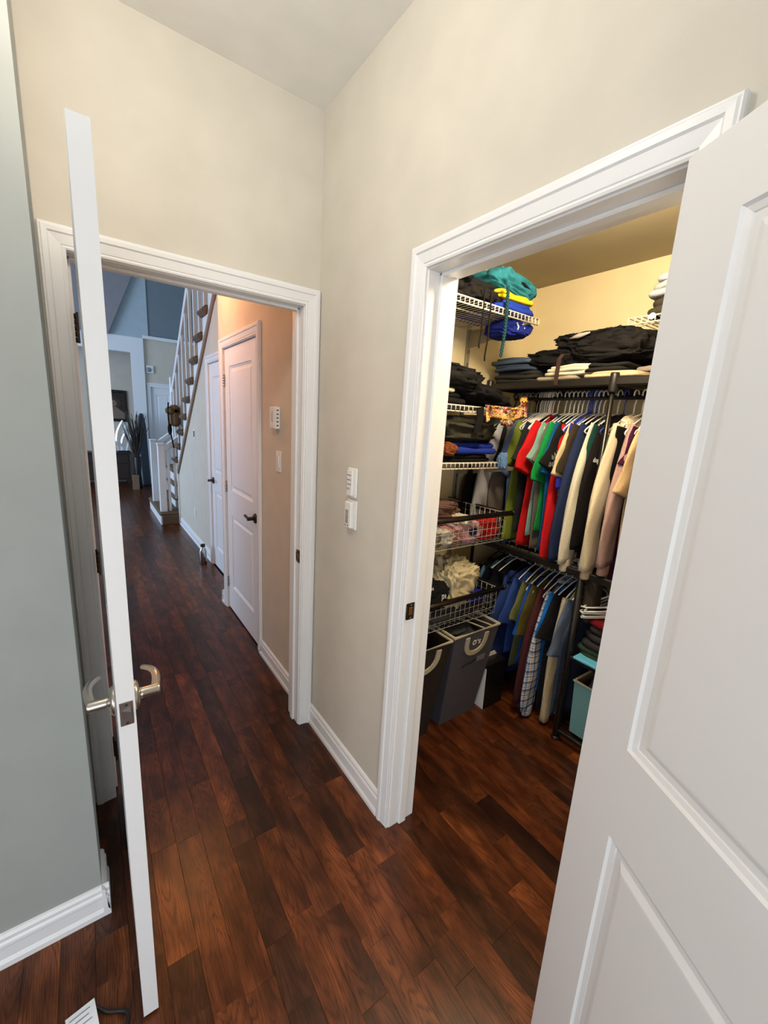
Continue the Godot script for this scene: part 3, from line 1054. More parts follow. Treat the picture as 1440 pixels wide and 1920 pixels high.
func lettering(parent: Node3D, text: String, size: float, at: Vector3, bs: Basis, m: Material, font := "Droid Sans", italic := false) -> void:
	var tm := TextMesh.new()
	var f := SystemFont.new()
	f.font_names = PackedStringArray([font])
	f.font_weight = 700
	f.font_italic = italic
	tm.font = f
	tm.text = text
	tm.font_size = 32
	tm.pixel_size = size / 32.0
	tm.depth = 0.0012
	var o := part("lettering", tm, m, parent)
	o.transform = Transform3D(bs, at)

func hanger_proto(m: Material) -> Node3D:
	var t := Node3D.new()
	var hook := []
	for i in 15:
		var a := lerpf(PI * 1.12, -PI * 0.30, i / 14.0)
		hook.append(Vector3(0.021 * cos(a), 0.0 + 0.021 * sin(a) - 0.004, 0))
	hook.append(Vector3(0.004, -0.040, 0))
	hook.append(Vector3(0.0, -0.055, 0))
	hook.append(Vector3(0, -0.096, 0))
	obj("hook", MB.new().tube(hook, 0.0036, 7), m, t)
	var fr := [Vector3(0, -0.094, 0), Vector3(-0.05, -0.108, 0), Vector3(-0.13, -0.148, 0), Vector3(-0.178, -0.176, 0), Vector3(-0.187, -0.186, 0), Vector3(-0.178, -0.194, 0), Vector3(0, -0.196, 0), Vector3(0.178, -0.194, 0), Vector3(0.187, -0.186, 0), Vector3(0.178, -0.176, 0), Vector3(0.13, -0.148, 0), Vector3(0.05, -0.108, 0)]
	obj("frame", MB.new().tube(fr, 0.0036, 7, true, true), m, t)
	return t

func hang(protos: Dictionary, kind: String, z: float, rod_y: float, label: String, group: String, turn := 0.0) -> void:
	var r: Node3D = protos[kind].duplicate()
	r.name = numbered("clothes_hanger")
	add_child(r)
	r.position = Vector3(ROD_X, rod_y + 0.016, z)
	r.rotation.y = turn
	tag(r, label, "hanger", group)

# ---------------------------------------------------------------- closet shell and fittings
func wire_shelf(label: String, x0: float, x1: float, y: float, z0: float, z1: float, m: Material) -> Node3D:
	# runs along x, front lip at z1 (towards the camera), deck at y - 0.004
	var t := thing("wire_shelf", label, "shelf", Vector3(x0, y, z0))
	var w := x1 - x0
	var d := z1 - z0
	for e in [[0.0, d], [-0.026, d]]:
		obj("front_rail", MB.new().tube([Vector3(0, e[0], e[1]), Vector3(w, e[0], e[1])], 0.0032, 7), m, t)
	obj("rear_rail", MB.new().tube([Vector3(0, 0, 0), Vector3(w, 0, 0)], 0.0032, 7), m, t)
	for k in [0.33, 0.66]:
		obj("middle_rail", MB.new().tube([Vector3(0, -0.006, d * k), Vector3(w, -0.006, d * k)], 0.003, 7), m, t)
	var cnt := int(w / 0.0265)
	var wm := MB.new().tube([Vector3(0, 0, 0), Vector3(0, 0, d - 0.004), Vector3(0, 0, d + 0.002), Vector3(0, -0.004, d + 0.0035), Vector3(0, -0.026, d + 0.0035)], 0.0021, 6).mesh()
	for i in cnt + 1:
		var o := part("wire", wm, m, t)
		o.position = Vector3(w * i / cnt, 0, 0)
	return t

func basket(label: String, x0: float, x1: float, y0: float, y1: float, z0: float, z1: float) -> void:
	var t := thing("wire_basket", label, "basket", Vector3(x0, y0, z0))
	var w := x1 - x0
	var h := y1 - y0
	var d := z1 - z0
	var rw := 0.0014
	var mk := func(pts: Array) -> void:
		obj("wire", MB.new().tube(pts, rw, 6), M.greywire, t)
	var nx := int(w / 0.033)
	var nz := int(d / 0.033)
	var ny := int(h / 0.030)
	for i in nx + 1:
		var x := w * i / nx
		mk.call([Vector3(x, h, 0), Vector3(x, 0, 0), Vector3(x, 0, d), Vector3(x, h, d)])
	for i in range(1, nz):
		var z := d * i / nz
		mk.call([Vector3(0, h, z), Vector3(0, 0, z), Vector3(w, 0, z), Vector3(w, h, z)])
	for i in ny:
		var y := h * i / ny
		obj("wire", MB.new().tube([Vector3(0, y, 0), Vector3(w, y, 0), Vector3(w, y, d), Vector3(0, y, d)], rw, 6, true, true), M.greywire, t)
	obj("rim", MB.new().tube([Vector3(0, h, 0), Vector3(w, h, 0), Vector3(w, h, d), Vector3(0, h, d)], 0.0042, 8, false, true), M.greywire, t)
	# rounded front bar with end caps
	var zf := d + 0.012
	obj("front_bar", MB.new().tube([Vector3(-0.03, h, zf), Vector3(w + 0.035, h, zf)], 0.0135, 14), M.darkrail, t)
	obj("end_cap", MB.new().tube([Vector3(w + 0.03, h, zf), Vector3(w + 0.044, h, zf)], 0.0155, 14), M.black, t)
	# side runner
	obj("runner", MB.new().span(Vector3(w + 0.012, h - 0.022, -0.02), Vector3(w + 0.026, h + 0.006, d - 0.02), 0.002), M.black, t)

func closet() -> void:
	struct("wall_closet_left", MB.new().span(Vector3(XBI, 0, CZL - 0.1), Vector3(CXB + 0.1, CCEIL, CZL)), M.closet, "warm cream closet wall behind the wire shelves", "wall")
	struct("wall_closet_back", MB.new().span(Vector3(CXB, 0, CZL), Vector3(CXB + 0.1, CCEIL, 0.5)), M.closet, "warm cream closet wall behind the clothes rack", "wall")
	struct("wall_closet_right", MB.new().span(Vector3(XBI, 0, 0.5), Vector3(CXB + 0.1, CCEIL, 0.6)), M.closet, "closet wall hidden by the open door", "wall")
	struct("ceiling_closet", MB.new().span(Vector3(XBI, CCEIL, CZL - 0.1), Vector3(CXB + 0.1, CCEIL + 0.1, 0.6)), M.closet_ceiling, "closet ceiling with its shade put into the colour", "ceiling")
	flush_lamp("closet_lamp", "round glowing flush lamp on the closet ceiling", Vector3(1.36, CCEIL, -0.80), 0.13, Color(1.0, 0.92, 0.78), 1.65)
	# slotted uprights and brackets on the left wall
	for u in [[1.20, 0.55, 2.12], [1.80, 0.55, 2.12]]:
		var t := thing("wall_upright", "slotted metal shelf upright on the closet wall, %s" % ("near the back corner" if u[0] > 1.5 else "near the door jamb"), "shelf upright", Vector3(u[0], u[1], CZL + 0.001))
		obj("channel", MB.new().span(Vector3(-0.013, 0, 0), Vector3(0.013, u[2] - u[1], 0.013), 0.001), M.platinum, t)
		for k in 44:
			obj("slot", MB.new().box(Vector3(-0.005 + 0.010 * (k % 2), 0.03 + (k / 2) * 0.07, 0.0136), Vector3(0.003, 0.022, 0.0008)), M.slot, t)
	for b in [[1.80, 2.088], [1.20, 2.088], [1.80, 1.633], [1.20, 1.633], [1.80, 1.372], [1.20, 1.372]]:
		var t := thing("shelf_bracket", "grey tapered bracket under the %s wire shelf, %s upright" % [{2.088: "top", 1.633: "middle", 1.372: "lower"}[b[1]], "far" if b[0] > 1.5 else "near"], "bracket", Vector3(b[0], b[1], CZL + 0.014))
		obj("arm", MB.new().prism(PackedVector2Array([Vector2(0, 0), Vector2(0, -0.085), Vector2(0.05, -0.082), Vector2(0.395, -0.018), Vector2(0.40, 0.0)]), -0.006, 0.006, Transform3D(Basis(Vector3(0, 0, 1), Vector3.UP, Vector3(-1, 0, 0)), Vector3.ZERO)), M.platinum, t)
	wire_shelf("white wire shelf high on the left closet wall, topmost of three", 0.99, 1.857, 2.100, CZL + 0.012, -1.372, M.wire)
	wire_shelf("white wire shelf under the black and floral clothes, middle of three", 0.99, 1.70, 1.655, CZL + 0.012, -1.372, M.wire)
	wire_shelf("white wire shelf above the baskets, lowest of three", 0.99, 1.705, 1.395, CZL + 0.012, -1.372, M.wire)
	basket("wire pull-out basket of pink and red clothes, the upper one", 1.0, 1.742, 0.995, 1.140, -1.76, -1.335)
	basket("wire pull-out basket of cream and black clothes, the lower one", 1.0, 1.742, 0.585, 0.728, -1.76, -1.335)
	var rs := wire_shelf("white wire shelf high on the back wall above the rack", 0.0, 0.95, 2.070, 0.0, 0.375, M.wire)
	rs.position = Vector3(CXB - 0.008, 2.070, -1.0)
	rs.rotation.y = -PI / 2
	rack()
	shelf_clothes()
	hanging_clothes()
	closet_floor_things()

func rack() -> void:
	var t := thing("clothes_rack", "tall black double clothes rack along the closet back wall", "clothes rack", Vector3(0, 0, 0))
	var xf := 1.884
	var xb := 2.345
	for z in [-1.66, -0.965, 0.10]:
		for x in [xf, xb]:
			obj("post", MB.new().tube([Vector3(x, 0.012, z), Vector3(x, 1.80, z)], 0.0105, 14), M.blackmetal, t)
			obj("foot", MB.new().lathe([Vector2(0, 0), Vector2(0.022, 0), Vector2(0.022, 0.012), Vector2(0.014, 0.02), Vector2(0, 0.022)], 16, Transform3D(Basis(), Vector3(x, 0, z))), M.black, t)
			obj("post_cap", MB.new().lathe([Vector2(0.0185, 1.745), Vector2(0.0195, 1.75), Vector2(0.0195, 1.822), Vector2(0.017, 1.828), Vector2(0, 1.828)], 16, Transform3D(Basis(), Vector3(x, 0, z))), M.black, t)
	# the lower, thicker post section beside the shelves
	obj("post_sleeve", MB.new().tube([Vector3(xf, 0.02, -0.965), Vector3(xf, 0.92, -0.965)], 0.0175, 14), M.black, t)
	for y in [1.792, 0.905]:
		for x in [xf, xb]:
			obj("rail", MB.new().span(Vector3(x - 0.010, y - 0.018, -1.66), Vector3(x + 0.010, y + 0.018, 0.10), 0.005), M.black, t)
		for z in [-1.66, -0.965, 0.10]:
			obj("cross_rail", MB.new().span(Vector3(xf, y - 0.014, z - 0.009), Vector3(xb, y + 0.014, z + 0.009), 0.004), M.black, t)
	for i in 9:
		var x := xf + 0.05 + i * 0.045
		obj("deck_wire", MB.new().tube([Vector3(x, 1.802, -1.66), Vector3(x, 1.802, 0.10)], 0.003, 6), M.blackmetal, t)
	for y in [1.745, 0.868]:
		obj("hanging_rod", MB.new().tube([Vector3(ROD_X, y, -1.66), Vector3(ROD_X, y, 0.10 if y > 1.0 else -0.965)], 0.011, 12), M.blackmetal, t)
		for z in [-1.655, -0.975]:
			obj("rod_hanger", MB.new().span(Vector3(ROD_X - 0.008, y, z - 0.004), Vector3(ROD_X + 0.008, y + 0.05, z + 0.004), 0.002), M.blackmetal, t)
	# shelf bays at the right
	for y in [0.475, 0.055]:
		for x in [xf, xb]:
			obj("shelf_rail", MB.new().span(Vector3(x - 0.011, y - 0.014, -0.965), Vector3(x + 0.011, y + 0.010, 0.10), 0.004), M.black, t)
		for i in 12:
			var x := xf + 0.03 + i * 0.037
			obj("shelf_wire", MB.new().tube([Vector3(x, y + 0.004, -0.965), Vector3(x, y + 0.004, 0.10)], 0.003, 6), M.blackmetal, t)

func place(o: Node3D, at: Vector3, turn := 0.0, tilt := 0.0) -> void:
	o.position = at
	o.rotation = Vector3(tilt, turn, 0)

func pile(called: String, label: String, category: String, b: MB, m: Material, at: Vector3, turn := 0.0, tilt := 0.0, group := "") -> MeshInstance3D:
	var o := obj(called, b, m)
	tag(o, label, category, group)
	o.position = at
	o.rotation = Vector3(0, turn, tilt)
	return o

func shelf_clothes() -> void:
	var dk := cloth(rgb(30, 29, 29))
	var dk2 := cloth(rgb(44, 41, 38))
	var dk3 := cloth(rgb(23, 23, 25))
	var teal := cloth(rgb(46, 122, 138))
	var royal := cloth(rgb(34, 62, 172))
	var yellow := cloth(rgb(226, 204, 40))
	var Y := 2.1035
	# top wire shelf
	pile("black_trousers", "black folded trousers at the left end of the top wire shelf", "trousers", folded(Vector3(0.36, 0.075, 0.33), 2, 3), dk, Vector3(1.21, Y, -1.555))
	pile("black_sweater", "black sweater heaped on the black trousers on the top shelf", "sweater", heap(Vector3(0.40, 0.10, 0.32), 5, 0.2), dk3, Vector3(1.25, Y + 0.066, -1.55))
	pile("black_shorts", "black shorts in a flat heap beside the bright shorts on the top shelf", "shorts", heap(Vector3(0.27, 0.10, 0.30), 8, 0.2), dk, Vector3(1.49, Y, -1.55))
	pile("blue_shorts", "royal blue folded shorts lowest of the bright stack on the top shelf", "shorts", folded(Vector3(0.29, 0.052, 0.34), 2, 15, 0.008), royal, Vector3(1.715, Y, -1.548))
	pile("yellow_shirt", "bright yellow folded shirt between teal and blue on the top shelf", "shirt", folded(Vector3(0.27, 0.036, 0.31), 2, 18, 0.008), yellow, Vector3(1.700, Y + 0.055, -1.545))
	var ts := pile("teal_swim_shorts", "teal swim shorts with black piping on top of the bright stack", "shorts", heap(Vector3(0.30, 0.092, 0.30), 21, 0.19, 1.8), teal, Vector3(1.715, Y + 0.090, -1.54), 0.0, -0.16)
	obj("piping", MB.new().tube([Vector3(-0.10, 0.075, 0.08), Vector3(-0.05, 0.062, 0.135), Vector3(0.02, 0.045, 0.152), Vector3(0.09, 0.04, 0.14), Vector3(0.14, 0.05, 0.09)], 0.007, 8), cloth(rgb(20, 24, 26)), ts)
	obj("piping", MB.new().tube([Vector3(-0.02, 0.088, 0.06), Vector3(0.04, 0.083, 0.10), Vector3(0.11, 0.07, 0.09), Vector3(0.15, 0.055, 0.05)], 0.006, 8), cloth(rgb(20, 24, 26)), ts)
	pile("swim_shorts", "royal blue and black swim shorts hanging under the top shelf by the back corner", "shorts", heap(Vector3(0.18, 0.075, 0.20), 25, 0.14), cloth(rgb(28, 42, 130)), Vector3(1.785, 2.016, -1.50))
	for k in 3:
		var a := -0.045 + 0.045 * k
		var tr := get_node("swim_shorts")
		obj("white_stripe", MB.new().tube([Vector3(a, 0.055, 0.094), Vector3(a + 0.006, 0.035, 0.102), Vector3(a + 0.01, 0.012, 0.090)], 0.004, 6), cloth(rgb(226, 226, 226)), tr)
	for c in [[1.455, 0.15, "shorter"], [1.500, 0.20, "longer"]]:
		pile("drawcord", "thin black cord hanging from the top shelf, the %s of two" % c[2], "cord", band([Vector3(0, 0.10, 0.006), Vector3(0.002, 0.0, 0.008), Vector3(0.008, -c[1] * 0.5, 0.004), Vector3(0.004, -c[1] * 0.9, 0), Vector3(0.006, -c[1], 0)], 0.006, 0.004, Vector3(1, 0, 0.3)), cloth(rgb(24, 22, 24)), Vector3(c[0], 2.06, -1.375))
	pile("braided_cord", "teal and black braided cord hanging below the bright shorts", "cord", braid(0.30, 0.005), cloth(rgb(30, 66, 74)), Vector3(1.585, 2.19, -1.353))
	# middle shelf
	Y = 1.6585
	pile("black_leggings", "black leggings folded flat at the left of the middle shelf", "leggings", folded(Vector3(0.42, 0.05, 0.34), 2, 31), dk3, Vector3(1.24, Y, -1.55))
	pile("cream_camisole", "sliver of a cream top under the black clothes on the middle shelf", "top", folded(Vector3(0.20, 0.018, 0.30), 1, 32), cloth(rgb(222, 212, 184)), Vector3(1.27, Y + 0.051, -1.535))
	pile("black_hoodie", "large black hoodie heaped on the middle wire shelf", "hoodie", heap(Vector3(0.50, 0.125, 0.36), 34, 0.18, 2.2), dk, Vector3(1.33, Y + 0.055, -1.55))
	pile("black_jacket", "black jacket slumping over the right end of the middle shelf", "jacket", heap(Vector3(0.34, 0.095, 0.36), 37, 0.16), dk3, Vector3(1.575, Y + 0.010, -1.545), 0.1, -0.12)
	var fm := cloth(Color.WHITE, "floral", 7.0)
	var fs := obj("floral_dress", floral_drape(), fm)
	tag(fs, "yellow and pink floral dress spilling over the middle shelf", "dress")
	fs.position = Vector3(1.50, 1.655, -1.345)
	pile("black_belt", "short black belt end hanging under the floral dress", "belt", band([Vector3(0, 0.04, 0), Vector3(0.002, 0, 0.003), Vector3(-0.006, -0.05, 0.002), Vector3(-0.008, -0.075, 0)], 0.036, 0.006, Vector3(1, 0.15, 0.2)), dk3, Vector3(1.485, 1.615, -1.352))
	# lower shelf
	Y = 1.3985
	pile("black_pyjamas", "black pyjamas folded under the blue shirt on the lower shelf", "pyjamas", folded(Vector3(0.62, 0.036, 0.35), 2, 41), dk3, Vector3(1.36, Y, -1.56))
	pile("orange_cloth", "orange cloth corner beside the door jamb on the lower shelf", "cloth", heap(Vector3(0.09, 0.06, 0.12), 43), cloth(rgb(128, 72, 40)), Vector3(1.345, Y + 0.030, -1.425))
	pile("blue_shirt", "royal blue folded shirt under the olive jacket on the lower shelf", "shirt", folded(Vector3(0.34, 0.055, 0.33), 2, 45, 0.01), cloth(rgb(32, 52, 150)), Vector3(1.535, Y + 0.038, -1.55))
	pile("olive_jacket", "puffy dark olive jacket rolled up on the lower shelf", "jacket", heap(Vector3(0.50, 0.13, 0.33), 47, 0.2, 2.4), cloth(rgb(60, 58, 50)), Vector3(1.43, Y + 0.075, -1.555))
	pile("pale_blue_sock", "pale blue sock hanging off the right of the lower shelf", "sock", heap(Vector3(0.04, 0.085, 0.05), 49), cloth(rgb(96, 130, 176)), Vector3(1.697, 1.36, -1.362))
	# upper basket
	var yb := 1.0
	pile("dark_scarf", "dark grey scarf heaped in the upper basket behind the brown shirt", "scarf", heap(Vector3(0.40, 0.21, 0.26), 51, 0.16), dk2, Vector3(1.22, yb, -1.58))
	pile("brown_shirt", "dusty brown shirt lying on top in the upper basket", "shirt", heap(Vector3(0.38, 0.10, 0.24), 53, 0.16), cloth(rgb(112, 84, 76)), Vector3(1.36, yb + 0.105, -1.54), 0.0, -0.1)
	var small := [["brown_sock", "brown sock against the front of the upper basket", 1.17, rgb(92, 78, 62), 0.12], ["olive_sock", "olive brown sock beside the white one in the upper basket", 1.27, rgb(110, 98, 78), 0.10], ["white_sock", "white sock low at the front of the upper basket", 1.36, rgb(206, 202, 190), 0.09], ["rose_sock", "rose coloured sock between white and pink in the upper basket", 1.43, rgb(180, 128, 122), 0.08], ["pink_cloth", "pale pink cloth with a navy patch in the upper basket", 1.52, rgb(206, 160, 172), 0.13], ["red_cloth", "bright red cloth at the right end of the upper basket", 1.665, rgb(200, 34, 38), 0.13]]
	for i in small.size():
		var s: Array = small[i]
		pile(s[0], s[1], "clothing", heap(Vector3(s[4] * 1.2, 0.105 if i > 3 else 0.07, 0.15), 60 + i, 0.22), cloth(s[3]), Vector3(s[2], yb, -1.425))
	var np := obj("navy_patch", heap(Vector3(0.05, 0.035, 0.02), 71), cloth(rgb(34, 42, 82)), get_node("pink_cloth"))
	np.position = Vector3(0.01, 0.04, 0.068)
	pile("white_towel", "small cream towel on the pink cloth in the upper basket", "towel", heap(Vector3(0.09, 0.05, 0.14), 73), cloth(rgb(216, 206, 184)), Vector3(1.50, yb + 0.085, -1.43))
	# lower basket
	yb = 0.59
	pile("grey_clothes", "dark grey clothes filling the bottom of the lower basket", "clothing", heap(Vector3(0.72, 0.10, 0.38), 81, 0.15, 2.2), cloth(rgb(58, 58, 62)), Vector3(1.37, yb, -1.55))
	pile("brown_trousers", "brown trousers at the back left of the lower basket", "trousers", heap(Vector3(0.36, 0.20, 0.26), 83, 0.16), cloth(rgb(92, 78, 64)), Vector3(1.24, yb + 0.085, -1.62), 0.0, -0.1)
	var bs := pile("black_band_shirt", "black shirt with white lettering in the lower basket", "shirt", heap(Vector3(0.30, 0.15, 0.22), 85, 0.14), dk3, Vector3(1.26, yb + 0.085, -1.44))
	lettering(bs, "llll", 0.034, Vector3(0.00, 0.125, 0.105), Basis(Vector3(1, 0, 0), -0.35), cloth(rgb(216, 216, 216)))
	lettering(bs, "pl", 0.040, Vector3(0.085, 0.085, 0.107), Basis(Vector3(1, 0, 0), -0.1), cloth(rgb(226, 226, 226)))
	pile("cream_shirt", "crumpled cream shirt hanging over the rail of the lower basket", "shirt", heap(Vector3(0.25, 0.24, 0.22), 87, 0.26, 2.6), cloth(rgb(214, 202, 168)), Vector3(1.505, yb + 0.06, -1.46))
	pile("blue_cloth", "small royal blue cloth beside the cream shirt in the lower basket", "clothing", heap(Vector3(0.13, 0.06, 0.10), 89, 0.2), cloth(rgb(36, 44, 150)), Vector3(1.60, yb + 0.075, -1.39))
	# stack on the rack
	Y = 1.8135
	var gar := [["charcoal_trousers", "charcoal folded trousers at the bottom of the jeans stack", "trousers", Vector3(0.36, 0.065, 0.30), 3, rgb(46, 45, 44), Vector3(2.10, 0, -1.545), "weave"],
		["blue_jeans", "blue jeans folded on the charcoal trousers", "jeans", Vector3(0.34, 0.036, 0.26), 2, rgb(78, 98, 130), Vector3(2.10, 0.066, -1.575), "heather"],
		["light_jeans", "light blue jeans with pale hems on top of the jeans stack", "jeans", Vector3(0.33, 0.034, 0.25), 2, rgb(104, 122, 150), Vector3(2.09, 0.103, -1.575), "heather"],
		["beige_shorts", "mottled beige shorts flat on the rack under the white trousers", "shorts", Vector3(0.36, 0.022, 0.24), 1, rgb(208, 196, 168), Vector3(2.08, 0, -1.275), "heather"],
		["white_trousers", "white folded trousers on the beige shorts", "trousers", Vector3(0.35, 0.05, 0.32), 3, rgb(228, 222, 200), Vector3(2.09, 0.024, -1.20), "weave"],
		["sand_shorts", "sand coloured shorts flat on the rack by the post", "shorts", Vector3(0.36, 0.026, 0.24), 2, rgb(206, 184, 152), Vector3(2.07, 0, -0.985), "weave"],
		["black_skirt", "black folded skirt over the sand shorts", "skirt", Vector3(0.34, 0.032, 0.20), 2, rgb(34, 33, 34), Vector3(2.06, 0.028, -1.03), "weave"],
		["grey_shirt", "light grey shirt under the end of the black jeans", "shirt", Vector3(0.30, 0.028, 0.16), 2, rgb(186, 176, 164), Vector3(2.14, 0.028, -0.87), "heather"]]
	for i in gar.size():
		var g: Array = gar[i]
		pile(g[0], g[1], g[2], folded(g[3], g[4], 100 + i, 0.007), cloth(g[5], g[7]), Vector3(0, Y, 0) + g[6])
	pile("black_jeans", "big pile of black jeans on top of the rack above the white trousers", "jeans", heap(Vector3(0.34, 0.125, 0.38), 121, 0.17, 2.3), cloth(rgb(42, 40, 40), "heather"), Vector3(2.10, Y + 0.080, -1.06), 0.0)
	pile("black_slacks", "black slacks slumping between the jeans stack and the black jeans", "trousers", heap(Vector3(0.32, 0.10, 0.34), 124, 0.2, 2.6), dk3, Vector3(2.12, Y + 0.062, -1.345))
	var gl := pile("black_denim_jacket", "black denim jacket with pale seams lying over the black jeans", "jacket", heap(Vector3(0.30, 0.085, 0.40), 127, 0.18, 2.4), cloth(rgb(40, 39, 40), "heather"), Vector3(2.10, Y + 0.148, -1.15))
	obj("pale_lining", MB.new().tube([Vector3(-0.147, 0.05, -0.10), Vector3(-0.152, 0.056, -0.05), Vector3(-0.147, 0.066, 0.0)], [0.003, 0.012, 0.004], 8), cloth(rgb(176, 170, 166)), gl)
	pile("leather_belt", "dark brown belt hanging over the front of the rack", "belt", band([Vector3(0.06, 0.12, 0.005), Vector3(0.02, 0.115, 0.002), Vector3(0.0, 0.09, 0.0), Vector3(-0.004, 0.02, 0.0), Vector3(-0.003, -0.03, 0.0)], 0.020, 0.004, Vector3(0, 0, 1)), cloth(rgb(62, 46, 42)), Vector3(1.868, Y, -1.235))
	# folded things on the shelf at the top right
	pile("olive_blanket", "dark olive folded blanket on the high shelf by the door edge", "blanket", folded(Vector3(0.32, 0.085, 0.34), 2, 131, 0.012), cloth(rgb(64, 60, 50)), Vector3(2.18, 2.0735, -0.80))
	pile("grey_blanket", "pale grey blanket folded on the olive blanket", "blanket", folded(Vector3(0.32, 0.085, 0.32), 3, 133, 0.012), cloth(rgb(188, 190, 196)), Vector3(2.18, 2.158, -0.80))
	var st := thing("storage_tag", "round white tag hanging on the front of the high shelf", "tag", Vector3(1.990, 2.066, -0.905))
	obj("disc", MB.new().lathe([Vector2(0, -0.0015), Vector2(0.013, -0.0015), Vector2(0.013, 0.0015), Vector2(0, 0.0015)], 18, Transform3D(Basis(Vector3(0, 0, 1), PI / 2), Vector3.ZERO)), M.plastic, st)

func braid(length: float, r: float) -> MB:
	var m := MB.new()
	for k in 3:
		var pts := []
		for i in 61:
			var t := i / 60.0
			var a := t * 46.0 + TAU * k / 3.0
			pts.append(Vector3(r * cos(a) + 0.012 * sin(t * 3.0), -length * t, r * 0.7 * sin(2.0 * a)))
		m.tube(pts, 0.0042, 6)
	return m

func floral_drape() -> MB:
	# ruffled cloth: a thick wavy band over the shelf lip
	var rings := []
	var n := noise(91, 1.0, 2)
	var cols := 40
	for i in cols:
		var t := i / float(cols - 1)
		var x := t * 0.30
		var drop := -0.045 + 0.022 * sin(t * 9.0) + (0.04 if t < 0.22 else 0.0) * 0.0 - 0.02 * (1.0 - t)
		var rise := 0.012 + 0.06 * smoothstep(0.72, 0.95, t)
		var z := 0.014 * sin(t * 26.0) + 0.010 * sin(t * 47.0 + 1.0)
		var ring := PackedVector3Array()
		for k in 9:
			var s := k / 8.0
			var y := lerpf(drop, rise, s)
			ring.append(Vector3(x, y, 0.02 + z * (1.0 - 0.5 * s) + 0.008 * n.get_noise_2d(t * 6.0, s * 3.0) - 0.012 * s))
		for k in 9:
			var s := 1.0 - k / 8.0
			var y := lerpf(drop, rise, s)
			ring.append(Vector3(x, y, 0.012 + z * (1.0 - 0.5 * s) + 0.008 * n.get_noise_2d(t * 6.0, s * 3.0) - 0.012 * s))
		rings.append(ring)
	return MB.new().loft(rings, true)

